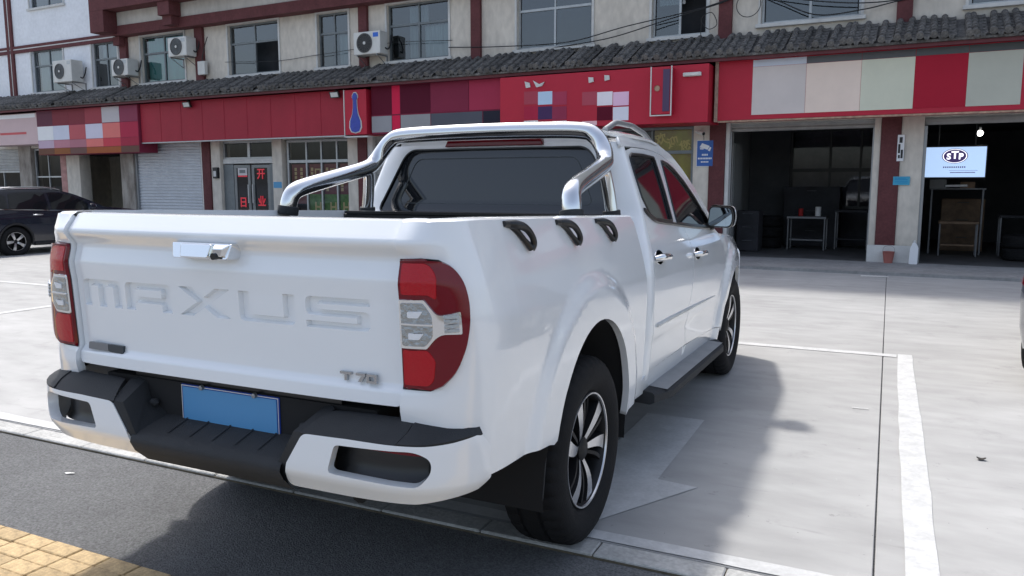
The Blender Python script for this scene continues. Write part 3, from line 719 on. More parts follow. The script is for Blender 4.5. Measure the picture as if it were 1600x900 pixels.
# ------------------------------------------------------------------ things fixed to the front
M['ac'] = mat('ac_casing', (.60, .60, .57), .5, var=.08, scale=5); M['ac_grille'] = mat('ac_grille', (.10, .10, .10), .6)
def ac_unit(u, z, label, fan_front=False, w=.80, h=.56, d=.30, dirty=False, rz=0.):
    r = empty('air_conditioner', F(u, .12, z), TH + rz); tag(r, label, 'air conditioner', 'outdoor air conditioner units on the front')
    MB().box((-w / 2, -d, 0), (w / 2, 0, h)).build('casing', M['ac'], r, bevel=.018)
    cx = -w / 2 + .33
    g = MB(); 
    g.lathe([(-d - .004, .225), (-d - .02, .225), (-d - .02, .210), (-d - .004, .210)], 32, 'y', (cx, 0, h / 2))
    for rr in (.05, .085, .12, .155, .19): g.lathe([(-d - .012, rr), (-d - .018, rr), (-d - .018, rr - .006), (-d - .012, rr - .006)], 24, 'y', (cx, 0, h / 2))
    for k_ in range(8):
        a = math.pi * k_ / 8; g.tube([(cx - .21 * math.cos(a), -d - .015, h / 2 - .21 * math.sin(a)), (cx + .21 * math.cos(a), -d - .015, h / 2 + .21 * math.sin(a))], .004, 4)
    g.build('fan_grille', M['ac_grille'], r)
    MB().lathe([(-d - .003, .208), (-d - .003, .0)], 32, 'y', (cx, 0, h / 2)).build('fan_well', M['black'] if fan_front else M['alu_dark'], r)
    MB().lathe([(-d - .022, .0), (-d - .022, .035), (-d - .004, .04)], 16, 'y', (cx, 0, h / 2)).build('fan_hub', M['ac'], r)
    MB().box((w / 2 - .2, -d - .003, h - .14), (w / 2 - .05, -d - .0005, h - .04)).build('badge', flat('#3c64b4') if fan_front else M['alu'], r)
    b = MB()
    for s_ in (-.3,): b.box((s_ - .015, -d, -.03), (s_ + .015, .118, -.002)); b.box((s_ - .015, .09, -.26), (s_ + .015, .118, -.03)); b.tube([(s_, -d + .04, -.03), (s_, .09, -.24)], .01, 5)
    bo_ = b.build('bracket', M['metal'], r); link('bracket', bo_.data, r, (.6 * w / .8, 0, 0))
    MB().tube([(w / 2, -.1, .15), (w / 2 + .07, -.08, .12), (w / 2 + .10, -.02, .25), (w / 2 + .06, .06, .45)], .018, 6, smooth=4).build('pipe', M['black'], r, smooth=60)
    return r
ac_unit(-22.75, 4.52, 'white air conditioner unit on the white wall between its two windows', w=.9, h=.64, d=.38)
ac_unit(-20.15, 4.55, 'grimy air conditioner unit beside the brown corner post at the white wall', w=.7, h=.46, d=.36)
ac_unit(-17.75, 4.92, 'air conditioner unit mounted high by the teal window', w=.72, h=.5, d=.34)
ac_unit(-11.35, 4.50, 'air conditioner unit with round dark fan and blue badge on brown post', True, w=.78, h=.52)

eb = empty('electrical_box', F(-17.16, .10, 4.42), TH); tag(eb, 'small white electrical box on the brown post above the tiles', 'electrical box')
MB().box((-.14, -.1, 0), (.14, 0.008, .36)).build('case', M['ac'], eb, bevel=.01, seg=1); MB().tube([(0, -.05, .36), (.02, -.05, .5), (.12, -.03, .8), (.2, -.01, 1.0)], .012, 6, smooth=4).build('conduit', M['black'], eb)
def flood(u, z, label):
    r = empty('floodlight', F(u, .58, z), TH); tag(r, label, 'floodlight', 'floodlights above the red fascia')
    MB().prism([(-.14, -.09), (.14, -.09), (.14, .09), (-.14, .09)], lambda a, b: (a, -.10 - .3 * b, b * .8), lambda a, b: (a * .8, -.03 - .3 * b, b * .7)).build('housing', M['black'], r)
    MB().prism([(-.11, -.065), (.11, -.065), (.11, .065), (-.11, .065)], lambda a, b: (a, -.108 - .3 * b, b * .8), lambda a, b: (a, -.101 - .3 * b, b * .8)).build('lamp_glass', M['trim_white'], r)
    MB().box((-.02, -.06, .05), (.02, .03, .12)).build('bracket', M['black'], r)
flood(-17.25, 3.58, 'small black floodlight at the left end of the red fascia'); flood(-12.15, 3.58, 'small black floodlight beside the bottle sign')
sp = empty('wall_lamp', F(-3.42, .94, 3.44), TH); tag(sp, 'short white strip lamp on the red sign near the light box', 'lamp'); MB().box((-.17, -.06, 0), (.17, .001, .07)).build('lamp_body', M['trim_white'], sp, bevel=.01, seg=1); MB().box((-.13, -.07, .015), (.13, -.061, .055)).build('diffuser', M['ac'], sp)
dl = empty('doorbell_box', F(-17.0, .06, 1.62), TH); tag(dl, 'small black and white box on the pillar left of the shop door', 'wall box'); MB().box((-.02, -.05, 0), (.16, .041, .3)).build('case', M['black'], dl, bevel=.008, seg=1); MB().box((.02, -.058, .05), (.12, -.051, .2)).build('label_plate', M['trim_white'], dl)

cc = empty('security_camera', F(-3.42, .02, 2.44), TH); tag(cc, 'white bullet security camera on the pillar above the blue notice', 'security camera')
MB().tube([(.06, -.22, -.01), (-.10, -.12, .045)], .04, 14).build('camera_body', M['ac'], cc, smooth=40); MB().tube([(.066, -.224, -.012), (.06, -.2205, -.0102)], .034, 14).build('lens', M['black'], cc, smooth=40)
MB().tube([(-.05, -.13, .04), (-.05, -.03, .07), (-.05, .001, .07)], .014, 8).build('bracket', M['ac'], cc, smooth=50); MB().tube([(-.05, -.03, .06), (.02, -.03, -.06), (.02, -.02, -.12)], .006, 6).build('cable', M['black'], cc)

cs = empty('camera_notice', F(-3.37, .0215, 1.80), TH); tag(cs, 'blue surveillance notice with white camera symbol on the pillar', 'notice sign')
M['blue'] = mat('sign_blue', (.02, .11, .40), .4); M['signwhite'] = mat('sign_white', (.75, .76, .78), .5)
MB().box((-.17, -.02, 0), (.17, .0, .52)).build('plate', M['signwhite'], cs, bevel=.004, seg=1); MB().box((-.158, -.0235, .012), (.158, -.0205, .508)).build('face', M['blue'], cs)
fx = lambda a, b: np.stack([a, 0 * a - .0265, b], -1)
for poly in ([(-.11, .38), (.05, .33), (.09, .40), (-.06, .46)], [(.055, .315), (.095, .30), (.125, .37), (.095, .385)], [(-.10, .34), (-.03, .335), (-.03, .355), (-.10, .365)]):
    panel('camera_symbol', poly, fx, (0, -1, 0), M['signwhite'], cs, res=.3, depth=.003, normals=False)
for z_, n_, w_ in ((.215, 4, .024), (.145, 9, .022), (.08, 5, .016)):
    for i in range(n_): MB().box((-n_ * .0155 + i * .031 + .003, -.0265, z_), (-n_ * .0155 + i * .031 + .027, -.0236, z_ + w_ + .01)).build('print_mark', M['signwhite'], cs)
nb = empty('wall_notice', F(.15, .046, 1.44), TH); tag(nb, 'small light blue notice across brown and cream pillar between the garages', 'notice')
MB().box((-.135, -.006, 0), (.135, 0.0, .15)).build('plate', mat('cyan_notice', (.05, .36, .55), .5), nb)
for z_ in (.03, .06, .09, .115): MB().box((-.11, -.0085, z_), (.10 - .03 * (z_ > .1), -.0065, z_ + .012)).build('print_line', flat('#2a7fae'), nb)
pn = empty('pillar_poster', F(.10, .046, 1.86), TH); tag(pn, 'small white poster with black figure on the brown pillar strip', 'poster')
MB().box((-.05, -.006, 0), (.06, 0, .46)).build('sheet', M['signwhite'], pn)
for q in ((-.02, .32, .03, .42), (-.035, .14, .0, .3), (.01, .05, .045, .2), (-.03, .05, .0, .11)): MB().box((q[0], -.0085, q[1]), (q[2], -.0065, q[3])).build('print_mark', M['black'], pn)
# base clutter at the pillar between the garages
bc = empty('plastic_canister', F(.42, .22, .052), TH); tag(bc, 'white plastic canister leaning at the pillar base between the garages', 'canister')
MB().prism(rpoly([(-.07, 0, .02), (.07, 0, .02), (.075, .3, .03), (.03, .38, .02), (-.02, .38, .02), (-.06, .28, .03)]), lambda a, b: (a, -.05, b), lambda a, b: (a * .95, .05, b)).build('body', M['signwhite'], bc, bevel=.008); MB().tube([(.005, 0, .37), (.005, 0, .42)], .025, 12).build('cap', M['trim_white'], bc)
pk = empty('red_bucket', F(.02, .17, .052), TH); tag(pk, 'small faded red bucket standing at the white pillar base', 'bucket')
MB().lathe([(0, 0), (0, .07), (.20, .10), (.205, .105), (.19, .09), (.02, .06)], 20, 'z').build('shell', mat('faded_red', (.38, .13, .11), .6), pk, smooth=40); MB().tube([(-.1, 0, .2), (-.08, 0, .28), (0, 0, .31), (.08, 0, .28), (.1, 0, .2)], .004, 5, smooth=4).build('handle', M['metal'], pk)

# cables along the upper wall
def cable(pts, label, r=.011, sag=None, group='black cables along the upper wall'):
    P = catmull(np.array([tuple(F(*q)) for q in pts]), 10)
    o = MB().tube(P, r, 5).build('cable', M['black'], smooth=60); tag(o, label, 'cable', group)
cable([(-9.3, .06, 4.55), (-7.9, .12, 4.45), (-6.3, .12, 4.42), (-5.0, .14, 4.62), (-3.6, .14, 4.80), (-2.65, .12, 5.0), (-2.2, .12, 4.92), (-1.3, .12, 4.72), (-.3, .10, 4.62), (1.2, .12, 4.72), (3.5, .1, 4.8)], 'black cable sagging from the white framed window to the upper right')
cable([(-6.8, .06, 4.33), (-5.4, .12, 4.42), (-4.2, .14, 4.66), (-3.2, .14, 4.86), (-2.6, .1, 5.02), (-2.1, .12, 4.82), (-1.4, .12, 4.5), (-.6, .12, 4.52), (.4, .1, 4.66), (3, .1, 4.78)], 'black cable dipping below the window right of the hanging loop')
cable([(-16.4, .05, 4.72), (-14.6, .05, 4.62), (-13.4, .05, 4.66), (-12, .05, 4.72), (-10.8, .06, 4.78), (-9.2, .06, 4.70)], 'thin cable across the wall left of the round fan unit', r=.007)
cable([(-2.62 + .22 * math.cos(a), .11, 4.80 + .22 * math.sin(a)) for a in np.linspace(1.5, 7.6, 14)], 'hanging loop of black cable beside the brown post', r=.008)
cable([(-3.5, .12, 4.55), (-3.35, .12, 4.42), (-3.2, .12, 4.5), (-3.3, .12, 4.72), (-3.48, .12, 4.66), (-3.5, .12, 4.5), (-3.4, .4, 4.2), (-3.0, .8, 3.98), (-2.8, .93, 3.72)], 'pale cable looping down over the roof tiles', r=.008)

# ------------------------------------------------------------------ inside the garages
tv = empty('television', F(1.0, -1.06, 1.56), TH); tag(tv, 'bright wall television with an oval logo inside the right garage', 'television')
MB().box((-.52, -.0, 0), (.50, .06, .60)).build('frame', M['black'], tv, bevel=.008)
scr = mat('screen_light', (.42, .58, .84), .3, emit=.55)
MB().box((-.5, -.006, .025), (.48, -.0005, .575)).build('screen', scr, tv)
ov = [(.155 * math.cos(a), .10 * math.sin(a)) for a in np.linspace(0, 2 * math.pi, 40)[:-1]]
navy = mat('screen_navy', (.055, .03, .14), .4, emit=.3); scw = mat('screen_white', (.9, .92, 1.0), .4, emit=.75)
def dsk(k_, d, m_): panel('logo', [(a * k_, b * k_) for a, b in ov], lambda a, b: np.stack([a - .02, 0 * a - d, b + .41], -1), (0, -1, 0), m_, tv, res=.3, depth=.002, normals=False)
dsk(1.36, .009, navy); dsk(1.27, .0115, scw); dsk(1.17, .014, navy)
for ch, dx, dz, s_ in (('S', -.098, -.012, .15), ('T', 0.0, .012, .19), ('P', .098, -.012, .15)):
    me = text_mesh(ch, s_, .001, .006); me.materials.clear(); me.materials.append(scw); link('logo_letter', me, tv, (-.02 + dx, -.0165, .41 + dz), (math.pi / 2, 0, 0))
for i in range(11): MB().box((-.20 + i * .034, -.0085, .195), (-.20 + i * .034 + .022, -.0065, .22)).build('screen_text', navy, tv)
for i in range(22): MB().box((-.08 + i * .0185, -.0085, .10 + .0), (-.08 + i * .0185 + .014, -.0065, .118)).build('screen_text', navy, tv)
MB().box((-.10, -.0085, .142), (.36, -.0065, .147)).build('screen_text', navy, tv)
MB().tube([(-.3, .03, .6), (-.3, .03, 1.18)], .015, 6).build('ceiling_bracket', M['black'], tv); MB().tube([(.3, .03, .6), (.3, .03, 1.18)], .015, 6).build('ceiling_bracket', M['black'], tv)
bu = empty('ceiling_bulb', F(1.36, -1.2, 2.33), TH); tag(bu, 'lit round bulb hanging in the right garage above the television', 'lamp')
MB().lathe([(-.05, 0), (-.045, .025), (-.02, .048), (.01, .052), (.035, .04), (.05, .02)], 20, 'z', (0, 0, .05)).build('bulb', mat('lit_bulb', (1, .98, .95), .4, emit=6), bu, smooth=60)
MB().tube([(0, 0, .1), (0, 0, .16)], .022, 10).build('socket', M['trim_white'], bu); MB().tube([(0, 0, .16), (0, 0, .41)], .004, 5).build('wire', M['black'], bu)

M['steel'] = mat('dull_steel', (.15, .155, .165), .45, metal=.5, var=.2, scale=8); M['wood'] = mat('worn_wood', (.20, .13, .08), .7, var=.3, scale=6)
def bench(u, off, w, d, h, label, mtop, mleg, shelf=True, group=None):
    r = empty('workbench', F(u, off, .05), TH); tag(r, label, 'workbench', group)
    MB().box((-w / 2, -d / 2, h - .05), (w / 2, d / 2, h)).build('top', mtop, r, bevel=.005, seg=1)
    for a in (-1, 1):
        for b in (-1, 1): MB().box((a * (w / 2 - .03) - .012, b * (d / 2 - .03) - .012, 0), (a * (w / 2 - .03) + .012, b * (d / 2 - .03) + .012, h - .051)).build('leg', mleg, r)
    if shelf: MB().box((-w / 2 + .06, -d / 2 + .05, .2), (w / 2 - .06, d / 2 - .05, .23)).build('shelf', mtop, r)
    return r
bench(-1.7, -2.4, .8, .5, .72, 'low steel legged table standing on the left garage floor', M['steel'], M['steel'])
bench(-.85, -3.0, .7, .5, .85, 'dark bench at the right side of the left garage', M['dark_in'], M['steel'])
bench(1.15, -2.2, .7, .5, .68, 'wooden bench under the television in the right garage', M['wood'], M['steel'])
bench(2.3, -2.6, .9, .5, .8, 'dark bench at the far right of the right garage', M['dark_in'], M['steel'])
def cab(u, off, w, d, h, m_, label, nd=3):
    r = empty('tool_cabinet', F(u, off, .05), TH); tag(r, label, 'cabinet')
    MB().box((-w / 2, -d / 2, 0), (w / 2, d / 2, h)).build('body', m_, r, bevel=.01, seg=1)
    for i in range(nd):
        MB().box((-w / 2 + .03, -d / 2 - .012, h * i / nd + .02), (w / 2 - .03, -d / 2 - .001, h * (i + 1) / nd - .02)).build('drawer', m_, r)
        MB().tube([(-.1, -d / 2 - .03, h * (i + .8) / nd), (.1, -d / 2 - .03, h * (i + .8) / nd)], .008, 5).build('handle', M['steel'], r)
cab(-1.75, -3.5, 1.2, .5, 1.35, M['dark_in'], 'big dark cabinet behind the low table in the left garage')
cab(-2.75, -1.5, .45, .5, .85, M['dark_in'], 'dark narrow drawer unit by the white side wall of the left garage')
cab(1.25, -3.6, .8, .4, 1.1, M['wood'], 'brown drawer cabinet at the back of the right garage')
sh = empty('wall_shelf', F(1.1, -2.6, 1.35), TH); tag(sh, 'grey wall shelf with boxes behind the wooden bench', 'shelf')
MB().box((-.5, -.15, 0), (.5, .15, .025)).build('board', M['steel'], sh); MB().box((-.5, -.14, .026), (-.2, .1, .2)).build('box', M['room_white'], sh); MB().box((.05, -.14, .026), (.3, .1, .15)).build('box', M['wood'], sh)
for a in (-.45, .45): MB().box((a - .015, -.14, -1.3), (a + .015, .14, -.001)).build('upright', M['steel'], sh)
tl = empty('tube_lamp', F(1.05, -1.7, 1.42), TH); tag(tl, 'dim pale tube lamp below the television', 'lamp'); MB().tube([(-.18, 0, 0), (.18, 0, .01)], .02, 10).build('tube', M['signwhite'], tl, smooth=40); MB().box((-.2, .015, -.02), (.2, .04, .03)).build('holder', M['steel'], tl)
# ------------------------------------------------------------------ the white pickup (x right, y forwards, z up; rear axle at y = 0)
M['paint'] = mat('white_car_paint', (.80, .82, .835), .22, coat=1.0, var2=.012, scale2=2)
M['plastic'] = mat('grey_black_plastic', (.028, .030, .033), .68, spec=.3, var=.10, scale=10, bump=.25, bscale=260)
M['rubber'] = mat('tyre_rubber', (.011, .011, .012), .8, spec=.25, var=.25, scale=7, bump=.2, bscale=120)
M['well'] = mat('wheel_well', (.010, .010, .011), .9)
M['chrome'] = mat('chrome', (.78, .79, .80), .07, metal=1.0)
M['chrome_b'] = mat('brushed_chrome', (.70, .71, .72), .13, metal=1.0, bump=.03, bscale=20)
M['machined'] = mat('machined_alloy', (.62, .63, .65), .28, metal=.9)
M['alloy_black'] = mat('black_alloy', (.007, .007, .008), .5, spec=.3)
M['tint'] = mat('tinted_glass', (.010, .012, .015), .03, spec=.8)
M['trim'] = mat('gloss_black_trim', (.010, .010, .011), .3)
M['lens_red'] = mat('dark_red_lens', (.15, .002, .009), .06, coat=.3, spec=.25)
M['lens_red2'] = mat('bright_red_lens', (.42, .004, .012), .12, coat=.3, spec=.25, bump=.25, bscale=120)
M['lens_clear'] = mat('clear_lens', (.40, .42, .43), .12, metal=.55, coat=1.0, bump=.5, bscale=90)
M['plate_blue'] = mat('plate_blue', (.075, .27, .52), .45); M['plate_edge'] = mat('plate_edge', (.006, .045, .34), .4)
M['bed'] = mat('bed_liner', (.020, .021, .022), .7, bump=.3, bscale=90)

truck = empty('pickup_truck', (0, 0, 0)); tag(truck, 'white double-cab pickup truck parked with its tailgate to the viewer', 'pickup truck')
body_p = prof1([.30, .42, .52, .66, .70, .78, .90, 1.0, 1.10, 1.18, 1.24, 1.27, 1.292], [.905, .925, .938, .944, .947, .950, .954, .950, .930, .908, .890, .881, .874], .012)
cab_p = prof1([.30, .42, .52, .66, .70, .78, .90, 1.0, 1.10, 1.16, 1.20, 1.30, 1.5, 1.66, 1.72], [.885, .905, .922, .934, .945, .950, .954, .950, .930, .910, .892, .853, .780, .718, .685], .012)
tg_p = prof1([.70, .79, .835, .85, 1.10, 1.165, 1.222, 1.235, 1.272, 1.285, 1.345], [-1.005, -1.025, -1.022, -1.003, -1.016, -1.024, -1.008, -1.009, -1.038, -1.038, -.990], .0035)
rake = lambda y, z: z + .03 * (y - .8)
def flare_(y, z, cy, top, cz=.40, r0=.50, r1=.62):
    r = np.hypot(y - cy, (z - cz) * .92); return top * (1 - ss(r0, r1, r))
def side_bed(y, z): return body_p(rake(y, z)) + flare_(y, z, 0, .022, .40, .575, .66)
def side_cab(y, z):
    t = ss(2.4, 4.2, y); return cab_p(rake(y, z)) - .13 * t * t + flare_(y, z, 3.155, .030, .38, .52, .61)
_c = catmull(np.array([(0, -1.018), (.3, -1.012), (.60, -.99), (.80, -.95), (.93, -.885), (.985, -.80), (1.0, -.70)]), 16)
_l = np.concatenate([[0], np.cumsum(np.hypot(np.diff(_c[:, 0]) * .23, np.diff(_c[:, 1])))]); TB = _l[-1]
XS = .712
def bedmap(t, z):
    t = np.asarray(t, float); z = np.asarray(z, float)
    e = np.interp(t, _l, _c[:, 0]); y = np.where(t < TB, np.interp(t, _l, _c[:, 1]), -.70 + (t - TB))
    y = y + (tg_p(z) + 1.018) * (1 - ss(0, .95, e))
    return np.stack([XS + (side_bed(y, z) - XS) * e, y, z], -1)
ty = lambda y: TB + y + .70
outw = lambda P: np.stack([P[..., 0] * 0 + 1, np.where(P[..., 1] < -.7, -1.0, 0.0), 0 * P[..., 0]], -1)
side_fn = lambda y, z: np.stack([side_cab(y, z), y, z], -1)
RX = (1, 0, 0)
def arch(cy, cz, rx, rz, a0, a1, n=26, rl=None):
    return [(cy + (rl if rl and a > 90 else rx) * math.cos(math.radians(a)), cz + rz * math.sin(math.radians(a))) for a in np.linspace(a0, a1, n)]

# ---- bed sides
zr = lambda y: 1.292 - .03 * (y - .8)
ztop = lambda t: float(min(1.340, zr(np.interp(t, _l, _c[:, 1]) if t < TB else -.70 + t - TB)))
ol = [(.0, .742), (.0, 1.338)] + [(t, ztop(t)) for t in (.05, .15, .25, .35)] + [(ty(y), zr(y)) for y in (-.7, 0., .70)] + [(ty(.735), zr(.72) - .03), (ty(.742), 1.0), (ty(.742), .44), (ty(.50), .42)]
ol += [(ty(y), z) for y, z in arch(.01, .40, .462, .515, 0, 164, rl=.425)] + [(ty(-.425), .535), (ty(-.47), .548), (ty(-.60), .562), (.30, .571), (.25, .60), (.25, .68), (.22, .725), (.14, .742)]
bs = panel('bed_side', ol, bedmap, outw, M['paint'], truck, res=.022, depth=.03, mirror=True)
_rt = np.concatenate([np.linspace(0, TB, 14), ty(np.linspace(-.65, .735, 12))])
_re = np.interp(_rt, _l, _c[:, 0])
_rz = np.minimum(1.340, zr(np.where(_rt < TB, np.interp(_rt, _l, _c[:, 1]), -.70 + (_rt - TB))))
_ro = bedmap(_rt, _rz)
for s in (-1, 1):
    vs_ = []; vw = []
    for (x, y, z), e in zip(_ro, _re):
        ix, iy = -1.0 * ss(.15, .9, e), 1.0 - ss(.3, .95, e)
        q = lambda d, dz: (s * (x + ix * d), y + iy * d, z + dz)
        vs_ += [q(.001, -.002), q(.018, .007), q(.075, .007), q(.085, -.05)]; vw += [q(.084, -.045), (s * (x + ix * .11), y + iy * .11, .80)]
    nn_ = len(_rt)
    MB().add(vs_, [(4 * i + k, 4 * i + k + 1, 4 * i + k + 5, 4 * i + k + 4) for i in range(nn_ - 1) for k in range(3)]).build('bed_rail', M['paint'], truck, smooth=50)
    MB().add(vw, [(2 * i, 2 * i + 1, 2 * i + 3, 2 * i + 2) for i in range(nn_ - 1)]).build('bed_liner', M['bed'], truck)
MB().box((-.73, -.985, .79), (.73, .735, .80)).build('bed_floor', M['bed'], truck)
MB().box((-.80, .70, .80), (.80, .738, 1.285)).build('bed_front_wall', M['bed'], truck, bevel=.01)
MB().box((-.78, .69, 1.286), (.78, .745, 1.30)).build('bed_front_rail', M['trim'], truck)

# ---- tailgate with recessed letters
def tg_fn(x, z): return np.stack([x, tg_p(z) + .018 * (np.asarray(x) / .72) ** 4, z + 0 * x], -1)
W_L = [('M', -.672, -.462), ('A', -.440, -.212), ('X', -.178, .055), ('U', .092, .322), ('S', .364, .600)]
r_ = .22
GL = {'M': [(0, 0), (0, 1, r_), (1, 1, r_), (1, 0), (.80, 0), (.80, .76), (.60, .76), (.60, 0), (.40, 0), (.40, .76), (.20, .76), (.20, 0)],
      'A': [(0, 0), (0, 1, r_), (1, 1, r_), (1, 0), (.79, 0), (.79, .28), (.21, .28), (.21, 0)],
      'X': [(0, 0), (.37, .5), (0, 1), (.27, 1), (.5, .68), (.73, 1), (1, 1), (.63, .5), (1, 0), (.73, 0), (.5, .32), (.27, 0)],
      'U': [(0, 1), (0, 0, r_), (1, 0, r_), (1, 1), (.80, 1), (.80, .24), (.20, .24), (.20, 1)],
      'S': [(0, 0), (1, 0, r_), (1, .60, r_), (.2, .60), (.2, .78), (1, .78), (1, 1), (0, 1, r_), (0, .40, r_), (.80, .40), (.80, .22), (0, .22)]}
LZ0, LZ1 = 1.008, 1.106
holes = []; floors = []
for ch, a, b in W_L:
    pts = [(a + p[0] * (b - a), LZ0 + p[1] * (LZ1 - LZ0)) + ((p[2] * (LZ1 - LZ0),) if len(p) > 2 else ()) for p in GL[ch]]
    holes.append(rpoly(pts)); floors.append(rpoly(pts))
isl = [(a, b) for a, b in [(-.440 + x * .228, LZ0 + z * (LZ1 - LZ0)) for x, z in ((.21, .50), (.79, .50), (.79, .76), (.21, .76))]]
tg_ol = rpoly([(-.706, .792, .02), (.706, .792, .02), (.706, 1.341, .006), (-.706, 1.341, .006)])
tail = panel('tailgate', tg_ol, tg_fn, (0, -1, 0), M['paint'], truck, holes=holes, res=.0105, depth=.016, flare=.006)
for (ch, a, b), fl in zip(W_L, floors):
    panel('letter_recess', fl, tg_fn, (0, -1, 0), M['paint'], tail, holes=[isl] if ch == 'A' else (), res=.02, depth=0, off=-.0158, label='recessed white letter ' + ch)
panel('letter_recess', isl, tg_fn, (0, -1, 0), M['paint'], tail, res=.02, depth=.016, flare=.006)
MB().box((-.70, -.965, .80), (.70, -.93, 1.30)).build('inner_panel', M['bed'], tail)
mbt = MB(); xs_ = np.linspace(-.704, .704, 15); vs_ = []
for x in xs_:
    y0 = float(tg_p(1.341) + .018 * (x / .72) ** 4); vs_ += [(x, y0 + .0005, 1.3405), (x, y0 + .02, 1.346), (x, y0 + .055, 1.343), (x, y0 + .06, 1.28)]
mbt.add(vs_, [(4 * i + k, 4 * i + k + 1, 4 * i + k + 5, 4 * i + k + 4) for i in range(14) for k in range(3)]); mbt.build('tailgate_cap', M['paint'], tail, smooth=60)
MB().box((-.735, -.95, .82), (-.709, -.90, 1.28)).build('jamb', M['trim'], truck); MB().box((.709, -.95, .82), (.735, -.90, 1.28)).build('jamb', M['trim'], truck)
# handle with camera
hd = MB(); hp = rpoly([(-.158, 1.262, .008), (.112, 1.262, .01), (.102, 1.205, .008), (-.142, 1.205, .008)])
hd.prism(hp, lambda a, b: (a, -1.005, b), lambda a, b: (a * .97 - .001, -1.064 + .016 * (b - 1.2) / .06, 1.2335 + (b - 1.2335) * .86))
hh = hd.build('tailgate_handle', M['chrome'], tail, bevel=.004)
MB().prism(rpoly([(-.105, 1.256, .006), (.03, 1.256, .006), (.022, 1.212, .006), (-.098, 1.212, .006)]), lambda a, b: (a, -1.045, b), lambda a, b: (a, -1.076 + .018 * (b - 1.2) / .06, b)).build('grip', M['chrome'], hh, bevel=.004)
MB().prism([(.035, 1.256), (.10, 1.256), (.092, 1.214), (.028, 1.214)], lambda a, b: (a, -1.05, b), lambda a, b: (.064 + (a - .064) * .6, -1.07, 1.226 + (b - 1.226) * .6)).build('camera_housing', M['chrome'], hh, bevel=.003)
MB().lathe([(-1.052, .011), (-1.076, .011), (-1.076, 0)], 16, 'y', (.052, 0, 1.219)).build('camera_lens', M['trim'], hh)
# badges
bd = empty('tmp'); bpy.data.objects.remove(bd)
b7 = MB(); by = float(tg_p(.865)); f0 = lambda a, b: (a, by + .002, b); f1 = lambda a, b: (a, by - .007, b)
x0 = .487
def bq(pts): b7.prism([(x0 + a * .0265, .853 + b * .027) for a, b in pts], f0, f1)
bq([(0, .72), (.62, .72), (.62, 0), (.98, 0), (.98, .72), (1.6, .72), (1.6, 1), (0, 1)])
bq([(2.2, .72), (3.0, .72), (2.5, 0), (2.95, 0), (3.55, .8), (3.55, 1), (2.2, 1)])
bq([(3.7, 0), (5.1, 0), (5.1, .26), (4.05, .26), (4.05, .74), (5.1, .74), (5.1, 1), (3.7, 1)]); bq([(4.75, .26), (5.1, .26), (5.1, .74), (4.75, .74)]); 
b7.build('badge', mat('badge_chrome', (.42, .43, .45), .12, metal=1.0), tail, label='chrome T70 badge')
b8 = MB(); 
b8.prism(rpoly([(-.655, .848, .004), (-.55, .845, .004), (-.55, .872, .004), (-.65, .874, .004)]), f0, f1); b8.build('badge', mat('grey_badge', (.22, .23, .25), .35, metal=.6), tail, label='grey part of the left emblem')
b9 = MB(); b9.prism(rpoly([(-.548, .845, .004), (-.475, .842, .004), (-.47, .871, .004), (-.548, .872, .004)]), f0, f1); b9.build('badge', mat('dark_badge', (.03, .04, .05), .35), tail, label='dark part of the left emblem')

# ---- tail lights
lo_ = [(.002, 1.234), (.082, 1.238), (.14, 1.233), (.178, 1.212), (.202, 1.172), (.210, 1.12), (.207, 1.07), (.198, 1.01), (.186, .965), (.160, .905), (.125, .866), (.09, .848), (.002, .846)]
lo_ = lo_[:2] + [tuple(q) for q in catmull(np.array(lo_[2:-2]), 4)] + lo_[-2:]
lo2 = [(.006 + t * .965, 1.041 + (z - 1.041) * .975) for t, z in lo_]
gas = panel('tail_light', lo_, bedmap, outw, M['trim'], truck, res=.02, depth=.0, off=.003, mirror=True)
def on_light(name, poly, off, m, depth, flare=.003, res=.014):
    r = panel(name, poly, bedmap, outw, m, gas[0], res=res, depth=depth, off=off, flare=flare, mirror=True)
    r[1].parent = gas[1]; return r
on_light('red_lens', lo2, .014, M['lens_red'], .012, .004)
on_light('brake_lens', rpoly([(.018, 1.135, .006), (.018, 1.218, .008), (.105, 1.221, .02), (.128, 1.19, .02), (.120, 1.12, .01), (.10, 1.135, .01)]), .0165, M['lens_red2'], .003, .0015)
on_light('rear_lens', rpoly([(.014, .866, .008), (.014, .970, .006), (.088, .972, .01), (.108, .945, .01), (.104, .885, .02), (.088, .868, .01)]), .0165, M['lens_red2'], .003, .0015)
on_light('lens_bezel', rpoly([(.008, .976, .006), (.008, 1.119, .006), (.086, 1.121, .004), (.116, 1.078, .012), (.132, 1.075, .01), (.18, 1.085, .004), (.18, 1.022, .004), (.132, 1.022, .01), (.114, 1.012, .012), (.086, .978, .004)]), .018, M['chrome'], .004, .002)
on_light('reverse_lens', rpoly([(.014, .984, .008), (.014, 1.111, .008), (.082, 1.112, .008), (.104, 1.075, .01), (.104, 1.014, .01), (.082, .986, .008)]), .020, mat('reverse_lens_grey', (.34, .36, .37), .22, metal=.75, coat=1, bump=.9, bscale=70), .002, .001)
for a, b in ((1.068, 1.085), (1.005, 1.022)): on_light('reflector', rpoly([(.036, a, .004), (.036, b, .004), (.080, b + .002, .004), (.066, a, .004)]), .0225, M['signwhite'], .003, .001)
MBX = rpoly([(.014, 1.046), (.014, 1.051), (.104, 1.051), (.104, 1.046)]); on_light('lens_divider', MBX, .0225, M['chrome'], .003, .001)
for k_ in range(4): on_light('reflector_rib', rpoly([(.137, 1.028 + k_ * .013), (.137, 1.036 + k_ * .0135), (.172, 1.038 + k_ * .0135), (.172, 1.030 + k_ * .013)]), .0215, M['lens_clear'], .003, .002)

